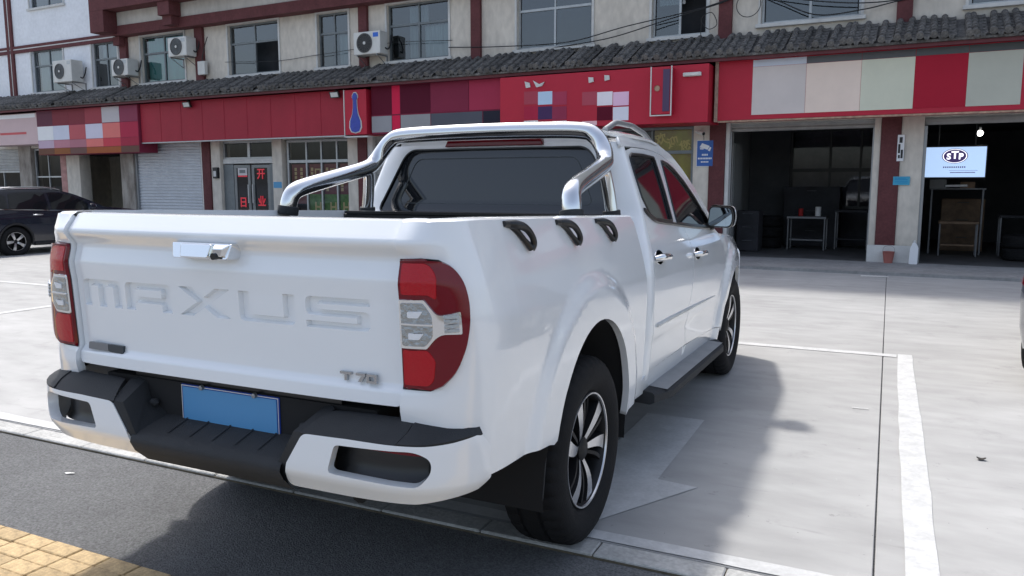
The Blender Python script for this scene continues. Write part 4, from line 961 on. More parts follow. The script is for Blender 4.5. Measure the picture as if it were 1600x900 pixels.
# ---- rear bumper
_b = catmull(np.array([(0, -1.112), (.3, -1.112), (.6, -1.108), (.76, -1.092), (.86, -1.045), (.925, -.965), (.952, -.86), (.958, -.72), (.956, -.5)]), 16)
_bl = np.concatenate([[0], np.cumsum(np.hypot(*np.diff(_b, axis=0).T))]); _bdx = np.gradient(_b[:, 0], _bl); _bdy = np.gradient(_b[:, 1], _bl)
byo = prof1([.48, .53, .57, .60, .70, .74], [.06, .03, .004, 0, .0, .006], .006)
def bmap(t, z, o=0.):
    t = np.asarray(t, float); z = np.asarray(z, float); s = np.where(t < 0, -1.0, 1.0); a = abs(t)
    x = np.interp(a, _bl, _b[:, 0]); y = np.interp(a, _bl, _b[:, 1]); nx = np.interp(a, _bl, _bdy); ny = -np.interp(a, _bl, _bdx); q = byo(z) + o
    return np.stack([s * (x - nx * q), y - ny * q, z + 0 * x], -1)
boutw = lambda P: np.stack([np.where(abs(P[..., 0]) > .85, np.sign(P[..., 0]), 0), 0 * P[..., 0] - 1, 0 * P[..., 0]], -1)
pod = rpoly([(.325, .512, .03), (.352, .60, .0), (.418, .702, .02), (.58, .706), (.712, .705), (.834, .705, .03), (.91, .711), (1.008, .722), (1.05, .674), (1.04, .62), (1.055, .578, .01), (1.01, .548), (.90, .535, .03), (.796, .519, .02), (.544, .513)])
cut = rpoly([(.505, .592, .02), (.535, .683, .016), (.80, .690, .03), (.846, .665, .02), (.846, .625, .02), (.806, .582, .02)])
bumper = MB().box((-.60, -.98, .54), (.60, -.86, .76)).build('rear_bumper', M['well'], truck)
pd = panel('bumper_pod', pod, bmap, boutw, M['paint'], bumper, holes=[cut], res=.016, depth=.035, flare=-.004, mirror=True)
if 0: panel('pod_extension', rpoly([(1.052, .676), (1.06, .70, .01), (1.30, .655), (1.46, .60), (1.46, .54), (1.30, .558), (1.11, .568), (1.045, .62)]), bmap, boutw, M['paint'], bumper, res=.03, depth=.02, off=-.002, mirror=True)
cv = panel('fog_recess', [(t_ , z_) for t_, z_ in rpoly([(.49, .575), (.49, .70), (.86, .70), (.86, .575)])], lambda t, z: bmap(t, z, .075 - .03 * ss(.60, .56, z)), boutw, M['trim'], bumper, res=.04, depth=0, mirror=True)
panel('reflector', rpoly([(.60, .662), (.60, .684), (.83, .684), (.83, .655)]), lambda t, z: bmap(t, z, .06), boutw, M['lens_red'], bumper, res=.04, depth=.003, mirror=True)
# dark top caps: sloping surface from the pod's top edge to under the tailgate
def cap_fn(t, w):
    P = bmap(t, np.interp(abs(np.asarray(t)), [.4, .6, .83, 1.0, 1.05], [.703, .707, .7065, .7225, .70]) + 0 * w)
    tx = np.asarray(t); inn = np.stack([np.sign(tx) * (abs(P[..., 0]) - .10 * w * ss(.7, 1.0, abs(tx))), P[..., 1] + w * (.105 + .0 * tx), P[..., 2] + .050 * np.sin(np.clip(w, 0, 1) * 1.5)], -1)
    return inn
panel('step_cap', rpoly([(.41, -.0, .0), (.74, -.0), (.758, .35), (.765, 1.0), (.47, 1.0, .1)]), cap_fn, (0, -.5, 1), M['plastic'], bumper, res=.05, depth=.02, mirror=True)
panel('corner_cap', rpoly([(.745, .0), (1.012, .0), (1.0, .7, .1), (.93, 1.0), (.77, 1.0), (.763, .35)]), cap_fn, (0, -.5, 1), M['plastic'], bumper, res=.05, depth=.02, off=.004, mirror=True)
# cheek between cap and step, and the centre step
for s in (-1, 1):
    ck = MB(); A = [(s * .41, -1.112, .703), (s * .345, -1.108, .585), (s * .318, -1.08, .51), (s * .30, -1.06, .50)]
    ck.add([(s * .418, -1.109, .7035), (s * .455, -1.0, .753), (s * .405, -.96, .76), (s * .375, -1.10, .70), (s * .352, -1.107, .60), (s * .315, -1.105, .595), (s * .30, -.97, .64), (s * .324, -1.075, .515), (s * .29, -1.07, .53), (s * .39, -.965, .70)],
           [(0, 1, 2, 3), (0, 3, 5, 4), (3, 2, 9, 6, 5), (4, 5, 8, 7)])
    ck.build('step_cheek', M['plastic'], bumper, smooth=45)
    MB().lathe([(0, .012), (.02, .014), (.03, .0)], 12, 'x', (s * -.0 + s * .335 - .015, -1.0, .68)).build('plate_lamp', M['plastic'], bumper)
st = MB(); Y = [(-.965, .642), (-1.0, .630), (-1.085, .604), (-1.112, .590), (-1.118, .570), (-1.10, .535), (-1.05, .488)]; vs_ = []
for x in np.linspace(-.33, .33, 12): vs_ += [(x, y, z) for y, z in Y]
st.add(vs_, [(7 * i + k, 7 * i + k + 1, 7 * i + k + 8, 7 * i + k + 7) for i in range(11) for k in range(6)]); st.build('step', M['plastic'], bumper, smooth=50)
for k_ in range(5):
    x = -.20 + k_ * .10; MB().add([(x, -.985, .6385), (x + .008, -.985, .6385), (x + .008, -1.075, .6105), (x, -1.075, .6105), (x + .004, -.985, .6392), (x + .004, -1.075, .6113)], [(0, 4, 5, 3), (4, 1, 2, 5), (0, 1, 4), (3, 5, 2)]).build('tread_rib', M['plastic'], bumper)
MB().box((-.46, -.972, .60), (.46, -.955, .79)).build('recess_wall', M['trim'], bumper)
# number plate
pl = MB().box((-.222, -.985, .615), (.218, -.979, .757)).build('number_plate', M['plate_edge'], truck, bevel=.002, seg=1)
MB().box((-.212, -.9875, .6235), (.208, -.9852, .7485)).build('plate_face', M['plate_blue'], pl)
MB().box((-.2195, -.9868, .6175), (.2155, -.9853, .6205)).build('plate_border', M['trim_white'], pl); MB().box((-.2195, -.9868, .7515), (.2155, -.9853, .7545)).build('plate_border', M['trim_white'], pl)
for x in (-.2195, .2130): MB().box((x, -.9868, .6206), (x + .0025, -.9853, .7514)).build('plate_border', M['trim_white'], pl)
for x, z in ((-.12, .617), (.118, .617), (-.12, .754), (.118, .754)): MB().lathe([(-.986, .010), (-.996, .008), (-.998, 0)], 12, 'y', (x, 0, z)).build('plate_bolt', M['metal'], pl)

# ---- cab: rear panel with window, doors, fender, roof
yb_p = prof1([.4, 1.05, 1.15, 1.25, 1.31, 1.64, 1.72], [.757, .762, .81, .90, .945, 1.0, 1.03], .02)
_k = catmull(np.array([(0, 0), (.35, .002), (.62, .010), (.80, .026), (.90, .055), (.96, .10), (.99, .16), (1.0, .24)]), 12)
_kl = np.concatenate([[0], np.cumsum(np.hypot(np.diff(_k[:, 0]) * .8, np.diff(_k[:, 1])))])
def rear_map(t, z):
    t = np.asarray(t, float); z = np.asarray(z, float); s = np.where(t < 0, -1.0, 1.0); a = abs(t)
    e = np.interp(a, _kl, _k[:, 0]); yo = np.interp(a, _kl, _k[:, 1]) + np.maximum(0, a - _kl[-1])
    y = yb_p(z) + yo / .24 * np.maximum(.02, dr_p(z) - .004 - yb_p(z)); return np.stack([s * e * side_cab(y, z), y, z], -1)
door_rear = [(.52, .925), (.64, .915), (.84, .873), (1.03, .883), (1.17, .945), (1.296, 1.0), (1.45, 1.035), (1.56, 1.055), (1.68, 1.085)]
dr_p = prof1([q[0] for q in door_rear], [q[1] for q in door_rear], .02)
def t_at(y, z): return float(np.interp((y - yb_p(z)) / (.5 + .5 * ss(1.1, 1.4, z)), _k[:, 1], _kl)) + max(0, float((y - yb_p(z)) / (.5 + .5 * ss(1.1, 1.4, z))) - _k[-1, 1])
zs_ = np.linspace(.46, 1.665, 22)
eR = [(float(_kl[-1]), float(z)) for z in zs_]
rw = rpoly([(-.692, 1.290, .06), (.692, 1.290, .06), (.615, 1.642, .07), (-.615, 1.642, .07)], 8)
rp = panel('cab_rear', eR + [(-t, z) for t, z in reversed(eR)], rear_map, lambda P: np.stack([np.sign(P[..., 0]) * (abs(P[..., 0]) > .6) * .9, 0 * P[..., 0] - 1, 0 * P[..., 0]], -1), M['paint'], truck, holes=[rw], res=.035, depth=.02)
rg = panel('rear_window', rpoly([(-.71, 1.275, .06), (.71, 1.275, .06), (.63, 1.657, .07), (-.63, 1.657, .07)], 8), rear_map, (0, -1, 0), M['tint'], truck, res=.06, depth=.0, off=-.006)
def loop_tube(name, poly, fn, off, r, m, parent):
    P = densify(poly, .03); n0 = fn(P[:, 0], P[:, 1]); mb = MB(); pts = [tuple(q) for q in n0] + [tuple(n0[0])]; mb.tube([(a + off[0], b + off[1], c + off[2]) for a, b, c in pts], r, 5, cap=False); return mb.build(name, m, parent, smooth=60)
loop_tube('window_seal', rw, rear_map, (0, -.001, 0), .006, M['trim'], rg)
loop_tube('defroster_line', rpoly([(-.57, 1.34, .04), (.57, 1.34, .04), (.53, 1.59, .05), (-.53, 1.59, .05)], 6), rear_map, (0, .0045, 0), .0025, mat('defroster', (.06, .07, .075), .4), rg)
MB().prism(rpoly([(-.30, 1.655), (.30, 1.655), (.285, 1.688), (-.285, 1.688)]), lambda a, b: (a, 1.06, b), lambda a, b: (a, .988 + .05 * (b - 1.655), b)).build('high_brake_light', M['lens_red'], truck, bevel=.004)

bwin = [(1.22, 1.262), (1.115, 1.295), (1.068, 1.38), (1.075, 1.50), (1.095, 1.590, .02), (1.16, 1.605), (1.37, 1.608), (1.60, 1.600, .03), (1.575, 1.40), (1.530, 1.238, .02)]
fwin = [(1.625, 1.224, .015), (1.69, 1.42), (1.745, 1.587, .02), (1.88, 1.570), (2.0, 1.535), (2.15, 1.465), (2.30, 1.37), (2.44, 1.255), (2.53, 1.165, .02), (2.3, 1.176), (1.95, 1.20)]
top_e = [(1.06, 1.632), (1.2, 1.640), (1.45, 1.642), (1.65, 1.634)]
b_edge = [(.50, 1.70), (.62, 1.640), (.70, 1.655), (.84, 1.715), (1.02, 1.768), (1.13, 1.775), (1.19, 1.74), (1.24, 1.60), (1.40, 1.632), (1.632, 1.675)]
bo = [(float(dr_p(z)), float(z)) for z in np.linspace(.505, 1.62, 18)] + top_e[1:3] + [(b_edge[-1][1] - .003, 1.636)] + [(y - .003, z) for z, y in reversed(b_edge[:-1])]
rd = panel('rear_door', bo, side_fn, RX, M['paint'], truck, holes=[rpoly(bwin)], res=.03, depth=.022, mirror=True)
fo = [(y + .003, z) for z, y in b_edge] + [(1.86, 1.608), (2.02, 1.565), (2.19, 1.485), (2.36, 1.375), (2.52, 1.24), (2.62, 1.14), (2.735, 1.09), (2.75, .9), (2.71, .6), (2.665, .455)]
fd = panel('front_door', fo, side_fn, RX, M['paint'], truck, holes=[rpoly(fwin)], res=.03, depth=.022, mirror=True)
def grow(poly, k=.03):
    c = np.mean([q[:2] for q in poly], 0); return [(c[0] + (q[0] - c[0]) * (1 + k), c[1] + (q[1] - c[1]) * (1 + k)) + tuple(q[2:]) for q in poly]
for dpair, wn_, nm in ((rd, bwin, 'window'), (fd, fwin, 'window')):
    gl = panel('door_window', rpoly(grow(wn_, .05)), side_fn, RX, M['tint'], dpair[0], res=.07, depth=0, off=-.008, mirror=True); gl[1].parent = dpair[1]
    for s, d_ in ((1, dpair[0]), (-1, dpair[1])): loop_tube('window_seal', rpoly(wn_), lambda y, z, s=s: side_fn(y, z) * np.array([s, 1, 1]), (s * -.001, 0, 0), .009, M['trim'], d_)
# belt trim
for s in (1, -1):
    P = [(s * (float(side_cab(y, z)) + .003), y, z) for y, z in catmull(np.array([(1.03, 1.32), (1.085, 1.287), (1.20, 1.253), (1.52, 1.226), (1.95, 1.190), (2.30, 1.166), (2.55, 1.152)]), 6)]
    MB().tube(P, .011, 6).build('belt_moulding', M['trim'], truck, smooth=60)
# strip between doors and roof / A pillar
ru = [(1.02, 1.640), (1.2, 1.646), (1.45, 1.648), (1.65, 1.640), (1.86, 1.614), (2.02, 1.571), (2.19, 1.491), (2.36, 1.381), (2.52, 1.246), (2.63, 1.146)]
rt = [(2.70, 1.165), (2.60, 1.27), (2.43, 1.42), (2.25, 1.545), (2.06, 1.635), (1.88, 1.680), (1.65, 1.702), (1.45, 1.706), (1.2, 1.703), (1.04, 1.69)]
panel('roof_side', ru + rt, side_fn, RX, M['paint'], truck, res=.03, depth=.015, mirror=True)
def roof_fn(x, y):
    a = abs(np.asarray(x)) / .70
    e = np.interp(y, [1.0, 1.2, 1.45, 1.65, 1.88, 2.06], [1.69, 1.703, 1.706, 1.702, 1.68, 1.64])
    zc = e + .058; return np.stack([x, y + 0 * a, zc - (.058) * (.35 * a ** 2 + .65 * a ** 8)], -1)
roof = panel('roof', [(-.66, 1.0), (.66, 1.0), (.69, 1.06), (.705, 1.45), (.70, 1.8), (.66, 2.05), (-.66, 2.05), (-.70, 1.8), (-.705, 1.45), (-.69, 1.06)], roof_fn, (0, 0, 1), M['paint'], truck, res=.04, depth=.012)
for s in (-1, 1):
    P = [(s * .60, y, z + .018) for y, z in zip(np.linspace(1.12, 2.0, 12), np.interp(np.linspace(1.12, 2.0, 12), [1.12, 1.3, 1.6, 1.85, 2.0], [1.715, 1.765, 1.765, 1.735, 1.69]))]
    MB().tube(P, .016, 8, smooth=3).build('roof_rail', M['metal'], roof, smooth=60)
panel('roof_header', [(-.62, 1.655), (.62, 1.655), (.64, 1.72), (-.64, 1.72)], lambda x, z: np.stack([x, 1.004 + .02 * (np.asarray(x) / .6) ** 2 + .06 * (np.asarray(z) - 1.655) / .065, z + .0 * x + .02 * (1 - (np.asarray(x) / .64) ** 2) * (np.asarray(z) - 1.655) / .065], -1), (0, -1, 0), M['paint'], truck, res=.05, depth=.02)
def ws_fn(x, w):
    x = np.asarray(x); return np.stack([x * (.725 - .10 * w), 2.78 - .76 * w - .10 * x ** 2, 1.12 + .535 * w + .04 * (1 - x ** 2) * w], -1)
panel('windscreen', [(-1, 0), (1, 0), (1, 1), (-1, 1)], ws_fn, (0, 1, 1), M['tint'], truck, res=.1, depth=.004)
# front fenders, bonnet, nose
fe = [(2.745, .9), (2.738, 1.085), (2.85, 1.085), (3.1, 1.065), (3.5, 1.025), (3.85, .955), (4.0, .86), (4.05, .70), (4.05, .47), (3.64, .42)] + arch(3.155, .385, .465, .455, 4, 176) + [(2.675, .455), (2.715, .6)]
panel('front_fender', fe, side_fn, RX, M['paint'], truck, res=.03, depth=.025, mirror=True)
def hood_fn(x, y):
    a = np.asarray(x); zz_ = np.interp(y, [2.7, 2.85, 3.1, 3.5, 3.85, 4.08], [1.09, 1.09, 1.07, 1.03, .965, .87]); return np.stack([a * side_cab(np.asarray(y), zz_) * .995, y + 0 * a, zz_ + .06 * (1 - a ** 2) + .004], -1)
panel('bonnet', [(-1, 2.72), (1, 2.72), (1, 3.85), (.9, 4.05), (-.9, 4.05), (-1, 3.85)], hood_fn, (0, 0, 1), M['paint'], truck, res=.08, depth=.02)
def nose_fn(x, z):
    a = np.asarray(x); return np.stack([a, 4.16 - .16 * (abs(a) / .85) ** 3 + .04 * np.sin((np.asarray(z) - .4) * 5), z + 0 * a], -1)
nose = panel('front_bumper', rpoly([(-.84, .36, .05), (.84, .36, .05), (.84, .92, .08), (-.84, .92, .08)]), nose_fn, (0, 1, 0), M['paint'], truck, res=.08, depth=.1)
panel('grille', rpoly([(-.42, .58, .04), (.42, .58, .04), (.5, .86, .04), (-.5, .86, .04)]), nose_fn, (0, 1, 0), M['trim'], nose, res=.08, depth=.01, off=.012)
panel('headlight', rpoly([(.54, .72, .03), (.82, .74, .03), (.82, .88, .03), (.56, .87, .03)]), nose_fn, (0, 1, 0), M['lens_clear'], nose, res=.08, depth=.01, off=.012, mirror=True)
# dark strips behind the shut lines, so that the gaps read as gaps
def seam(pts, fn, w=.03, off=-.02):
    P = np.array(pts, float); d = np.gradient(P, axis=0); d /= np.linalg.norm(d, axis=1, keepdims=True); q = np.stack([-d[:, 1], d[:, 0]], 1)
    panel('shut_line', [tuple(v) for v in P + q * w] + [tuple(v) for v in (P - q * w)[::-1]], fn, RX, M['trim'], truck, res=.08, depth=0, off=off, mirror=True)
seam([(float(dr_p(z)), float(z)) for z in np.linspace(.50, 1.25, 10)], side_fn); seam([(y, z) for z, y in b_edge[:7]], side_fn); seam([(2.742, z) for z in np.linspace(.46, 1.08, 8)], side_fn, .02); seam([(.75, z) for z in np.linspace(.46, 1.27, 8)], lambda y, z: np.stack([side_bed(y, z), y, z], -1), .03, -.025)
# sill and rocker
panel('sill', [(.745, .395), (.745, .455), (.92, .50), (1.3, .497), (1.7, .492), (2.2, .472), (2.66, .448), (2.66, .36), (1.6, .37)], side_fn, RX, M['paint'], truck, res=.05, depth=.08, off=-.004, mirror=True)
# lower door moulding
for s in (1, -1):
    P = [(s * (float(side_cab(y, z)) + .002), y, z) for y, z in ((.95, .738), (1.2, .735), (1.6, .726), (2.0, .716), (2.42, .704))]
    MB().tube(P, [.010, .010, .009, .007, .002], 6, smooth=4).build('door_moulding', M['trim_white'], truck, smooth=60)
# door handles
for s, d_, y0 in ((1, rd[0], .925), (-1, rd[1], .925), (1, fd[0], 1.79), (-1, fd[1], 1.79)):
    z0 = 1.078 - .055 * (y0 - .93) ; h = MB(); xx = lambda y, z: s * float(side_cab(y, z))
    h.tube([(xx(y0 + .005, z0) + s * .004, y0 + .005, z0), (xx(y0 + .03, z0) + s * .035, y0 + .03, z0 + .006), (xx(y0 + .10, z0) + s * .043, y0 + .10, z0 + .006), (xx(y0 + .17, z0) + s * .036, y0 + .17, z0), (xx(y0 + .2, z0) + s * .002, y0 + .20, z0 - .004)], [.014, .019, .017, .018, .014], 8, smooth=4)
    h.build('door_handle', M['chrome'], d_, smooth=60)
    cyb = [(y0 + .10 + .075 * math.cos(a), z0 + .036 * math.sin(a)) for a in np.linspace(0, 2 * math.pi, 24)[:-1]]
    pq = panel('handle_cup', cyb, lambda y, z, s=s: side_fn(y, z) * np.array([s, 1, 1]), (s, 0, 0), M['chrome'], d_, res=.03, depth=.003, off=.003)
# mirrors
for s in (1, -1):
    m_ = MB(); sec = rpoly([(.885, 1.165, .03), (1.045, 1.160, .03), (1.062, 1.22, .03), (1.05, 1.298, .03), (.90, 1.308, .03)], 4)
    cxm, czm = .97, 1.235; n_ = len(sec); vs_ = []
    for yy, k_ in ((2.395, .97), (2.41, 1.0), (2.47, 1.0), (2.54, .86), (2.58, .5)): vs_ += [(s * (cxm + (a - cxm) * k_), yy, czm + (b - czm) * k_) for a, b in sec]
    m_.add(vs_, [(r * n_ + i, r * n_ + (i + 1) % n_, (r + 1) * n_ + (i + 1) % n_, (r + 1) * n_ + i) for r in range(4) for i in range(n_)] + [tuple(range(n_)), tuple(4 * n_ + i for i in range(n_))])
    mm = m_.build('wing_mirror', M['trim'], truck, smooth=50)
    MB().prism([(cxm + (a - cxm) * .88, czm + (b - czm) * .86) for a, b in sec], lambda a, b: (s * a, 2.396, b), lambda a, b: (s * a, 2.392, b)).build('mirror_glass', mat('mirror_glass', (.35, .40, .46), .03, metal=1.0), mm)
    capv = []
    for yy, k_ in ((2.425, 1.035), (2.47, 1.04), (2.54, .90), (2.585, .55)): capv += [(s * (cxm + (a - cxm) * k_ + .004), yy, czm + (b - czm) * k_ + .004) for a, b in sec]
    MB().add(capv, [(r * n_ + i, r * n_ + (i + 1) % n_, (r + 1) * n_ + (i + 1) % n_, (r + 1) * n_ + i) for r in range(3) for i in range(n_)] + [tuple(3 * n_ + i for i in range(n_))]).build('mirror_cap', M['paint'], mm, smooth=50)
    MB().tube([(s * .91, 2.46, 1.175), (s * .87, 2.47, 1.16), (s * .84, 2.47, 1.155)], [.03, .028, .03], 8).build('mirror_stalk', M['trim'], mm, smooth=60)
# running boards
for s in (1, -1):
    pr = [(.80, .365), (.80, .395), (.82, .402), (.995, .385), (1.012, .372), (1.012, .335), (.98, .322), (.82, .33)]
    ys = np.linspace(.90, 2.62, 12); vs_ = []; n_ = len(pr)
    for y in ys:
        k_ = 1 - .25 * ss(.96, .90, y) - .25 * ss(2.54, 2.62, y); vs_ += [(s * (.80 + (a - .80) * k_), y, b - .022 * (y - 1.7) * .9) for a, b in pr]
    rb = MB().add(vs_, [(r * n_ + i, r * n_ + (i + 1) % n_, (r + 1) * n_ + (i + 1) % n_, (r + 1) * n_ + i) for r in range(11) for i in range(n_)] + [tuple(range(n_)), tuple(11 * n_ + i for i in range(n_))]).build('running_board', M['plastic'], truck, smooth=35)
    tp = [(.825, .404), (.96, .3885)]
    MB().add([(s * a, y, b - .02 * (y - 1.7) + e) for y in (1.0, 1.5, 2.0, 2.5) for a, b, e in ((.80, .4045, .0015), (.998, .386, .0015))], [(2 * i, 2 * i + 1, 2 * i + 3, 2 * i + 2) for i in range(3)]).build('board_plate', mat('board_silver', (.27, .275, .28), .6, metal=.1, var=.08, scale=8), rb)
    for k_ in range(4):
        x_ = .845 + k_ * .028; MB().tube([(s * x_, 1.75, .402 - (x_ - .82) * .11 - .001), (s * x_, 2.42, .388 - (x_ - .82) * .11 - .001)], .0035, 5).build('board_rib', M['alu'], rb)
    for y in (1.1, 1.75, 2.4): MB().box((s * .6 if s > 0 else -.82, y - .03, .33), (.82 if s > 0 else -.6, y + .03, .37)).build('board_bracket', M['well'], rb)
# fuel flap outline / tie hooks on the bed rail
for s in (1, -1):
    for yh in (-.60, -.165, .265):
        zt = zr(yh) + .0; X0 = float(side_bed(yh, zt - .03)); hk = MB()
        zt -= .018
        def hp_(t, o, dz): return (s * (X0 + o), yh + t, zt + dz)
        hk.tube([hp_(-.055, -.004, .004), hp_(-.02, .014, .002), hp_(.02, .030, -.010), hp_(.052, .040, -.040), hp_(.066, .040, -.066), hp_(.060, .034, -.082)], [.012, .015, .013, .011, .011, .013], 8, smooth=5)
        hk.tube([hp_(.060, .034, -.080), hp_(.03, .022, -.050), hp_(.0, .008, -.020), hp_(-.03, -.002, -.002)], [.012, .009, .011, .012], 8, smooth=4)
        ho = hk.build('tie_hook', M['trim'], truck, smooth=60)
        MB().tube([hp_(-.075, -.002, .006), hp_(-.02, .004, .002), hp_(.03, .002, .0)], [.010, .014, .008], 8, smooth=4).build('hook_base', M['trim'], ho, smooth=60)

# ---- chrome roll bar
hoop = empty('tmp'); bpy.data.objects.remove(hoop)
def side_leg(s): return [(s * .775, .225, 1.315), (s * .765, .245, 1.37), (s * .745, .29, 1.43), (s * .715, .39, 1.475), (s * .665, .56, 1.545), (s * .630, .68, 1.60), (s * .605, .76, 1.66), (s * .575, .81, 1.70), (s * .52, .83, 1.718)]
side_leg = lambda s: [(s * .768, .215, 1.31), (s * .762, .222, 1.365), (s * .752, .25, 1.41), (s * .742, .34, 1.44), (s * .722, .58, 1.49), (s * .702, .80, 1.538), (s * .690, .865, 1.575), (s * .665, .90, 1.63), (s * .615, .915, 1.69), (s * .54, .92, 1.718)]
L_ = side_leg(-1); R_ = side_leg(1)[::-1]
rb_ = MB().tube(L_ + [(-.3, .922, 1.727), (0, .924, 1.73), (.3, .922, 1.727)] + R_, .043, 20, smooth=6).build('roll_bar', M['chrome_b'], truck, smooth=70)
for s in (-1, 1):
    MB().tube([(s * .70, .80, 1.535), (s * .705, .825, 1.49), (s * .72, .84, 1.40), (s * .735, .845, 1.30)], .033, 16, smooth=5).build('brace', M['chrome_b'], rb_, smooth=70)
    MB().tube([(s * .769, .213, 1.295), (s * .764, .217, 1.338)], .052, 16).build('foot_collar', M['plastic'], rb_, smooth=40, bevel=.004)
    MB().tube([(s * .737, .848, 1.265), (s * .733, .844, 1.318)], .045, 16).build('foot_collar', M['plastic'], rb_, smooth=40, bevel=.004)

# ---- wheels
tp_ = [(-.095, .236), (-.112, .250), (-.127, .285), (-.129, .315), (-.122, .345), (-.108, .366), (-.088, .3775), (-.05, .381), (-.047, .373), (-.035, .373), (-.032, .3815), (.032, .3815), (.035, .373), (.047, .373), (.05, .381), (.088, .3775), (.108, .366), (.122, .345), (.129, .315), (.127, .285), (.112, .250), (.095, .236)]
sh_i = {5, 6, 7, 14, 15, 16}
tyre_me = MB().lathe(tp_, 160, 'x', rfun=lambda k, j, r: r - (.008 if (j in sh_i and k % 4 == 0) else 0)).mesh('tyre', M['rubber'], smooth=32)
rim_ = MB(); rim_.lathe([(-.09, .236), (.10, .238), (.106, .232), (.100, .222), (.075, .213), (-.06, .205), (-.09, .225)], 64, 'x'); rim_.lathe([(.02, .205), (.02, .0)], 40, 'x')
rim_me = rim_.mesh('rim', M['alloy_black'], smooth=40)
lip_me = MB().lathe([(.1005, .2345), (.1085, .2325), (.1075, .2265), (.0995, .224)], 64, 'x').mesh('rim_lip', M['machined'], smooth=40)
def blade(mb, a0, r0, r1, o0, o1, w0, w1, xa, xb, curve=.0, top=0, sidei=1):
    n = 8; L = []; 
    for i in range(n + 1):
        t = i / n; r = r0 + (r1 - r0) * t; o = o0 + (o1 - o0) * t + curve * math.sin(math.pi * t); w = w0 + (w1 - w0) * t; x = xa + (xb - xa) * t + .012 * math.sin(math.pi * t)
        for (dw, dx) in ((-w, 0), (w, 0), (w * 1.25, -.045), (-w * 1.25, -.045)):
            q = o + dw; y, z = r * math.cos(a0) - q * math.sin(a0), r * math.sin(a0) + q * math.cos(a0); L.append((x + dx, y, z))
    k0 = len(mb.v); mb.add(L, [], 0)
    for i in range(n):
        for e in range(4):
            a, b = k0 + 4 * i + e, k0 + 4 * i + (e + 1) % 4; mb.f.append((a, b, b + 4, a + 4)); mb.m.append(top if e == 0 else sidei)
    mb.f += [(k0, k0 + 1, k0 + 2, k0 + 3), (k0 + 4 * n, k0 + 4 * n + 1, k0 + 4 * n + 2, k0 + 4 * n + 3)]; mb.m += [sidei] * 2
sp_ = MB()
for k_ in range(6):
    a = 2 * math.pi * k_ / 6 + .3 + (.10 if k_ % 2 else -.10)
    blade(sp_, a, .035, .226, .006, .034, .010, .032, .075, .096, .014)
    blade(sp_, a, .035, .226, -.012, -.040, .006, .009, .070, .090, .010, top=1)
    blade(sp_, a + .52, .03, .226, 0, .012, .010, .012, .045, .066, -.012, top=1)
sp_me = sp_.mesh('spokes', [M['machined'], M['alloy_black']])
hub_me = MB().lathe([(.03, .055), (.082, .048), (.090, .036), (.092, 0)], 24, 'x').mesh('hub_cap', M['alloy_black'], smooth=40)
disc_me = MB().lathe([(-.02, .06), (-.02, .165), (-.045, .165), (-.045, .06)], 40, 'x').mesh('brake_disc', M['metal'], smooth=40)
def wheel(parent, loc, s, roll, spokes=None, scale=1.0):
    w = link('wheel', tyre_me, parent, loc, (roll, 0, 0 if s > 0 else math.pi)); w.scale = (scale,) * 3
    for nm, me in (('rim', rim_me), ('rim_lip', lip_me), ('spokes', spokes or sp_me), ('hub_cap', hub_me), ('brake_disc', disc_me)): link(nm, me, w)
    return w
for y, r_a in ((0, .35), (3.155, 1.1)):
    for s in (1, -1): wheel(truck, (s * .826, y, .381), s, r_a)
# wheel wells, mud flaps, underbody
for cy, cz, rx, rz in ((.01, .40, .475, .53), (3.155, .385, .475, .465)):
    for s in (1, -1):
        w = MB(); A = arch(cy, cz, rx, rz, -12, 192, 24); vs_ = []
        for y, z in A:
            xo = float((side_bed if cy < 1 else side_cab)(y, max(z, .42))) - .012; vs_ += [(s * xo, y, z), (s * .55, y, z)]
        w.add(vs_, [(2 * i, 2 * i + 1, 2 * i + 3, 2 * i + 2) for i in range(len(A) - 1)]); k0 = len(w.v)
        w.add([(s * .55, y, z) for y, z in A], [tuple(range(len(A)))]); w.build('wheel_arch_liner', M['well'], truck, smooth=50)
    for s in (1, -1): MB().prism(rpoly([(.66, .30, .03), (.915, .30, .03), (.925, .60), (.66, .60)]), lambda a, b: (s * a, cy - .405 - .10 * (.62 - b), b), lambda a, b: (s * a, cy - .415 - .10 * (.62 - b), b)).build('mud_flap', M['plastic'], truck)
ub = MB(); ub.box((-.55, -.86, .50), (.55, 3.95, .56)); ub.box((-.50, -.85, .46), (-.40, 3.9, .52)); ub.box((.40, -.85, .46), (.50, 3.9, .52)); ub.box((-.86, .78, .40), (.86, 2.62, .50)); ub.box((-.86, 3.62, .40), (.86, 4.0, .5)); ub.box((-.80, -.88, .58), (.80, -.50, .66))
ub.build('chassis', M['well'], truck)
MB().tube([(-.68, 0, .381), (-.2, 0, .381), (0, 0, .381), (.2, 0, .381), (.68, 0, .381)], [.05, .05, .15, .05, .05], 14).build('rear_axle', M['well'], truck, smooth=50)
MB().tube([(-.68, 3.155, .381), (.68, 3.155, .381)], .04, 10).build('front_axle', M['well'], truck, smooth=50)
MB().tube([(.3, -.2, .42), (.42, -.6, .43), (.45, -.88, .43)], .03, 10, smooth=4).build('exhaust_pipe', M['well'], truck, smooth=60)
MB().box((-.82, .78, .5), (.82, 3.0, 1.12)).build('cabin_core', M['well'], truck); MB().box((-.62, 1.10, 1.12), (.62, 2.0, 1.60)).build('cabin_core', M['well'], truck)
MB().box((-.70, 2.9, .56), (.70, 3.95, .9)).build('engine_core', M['well'], truck)
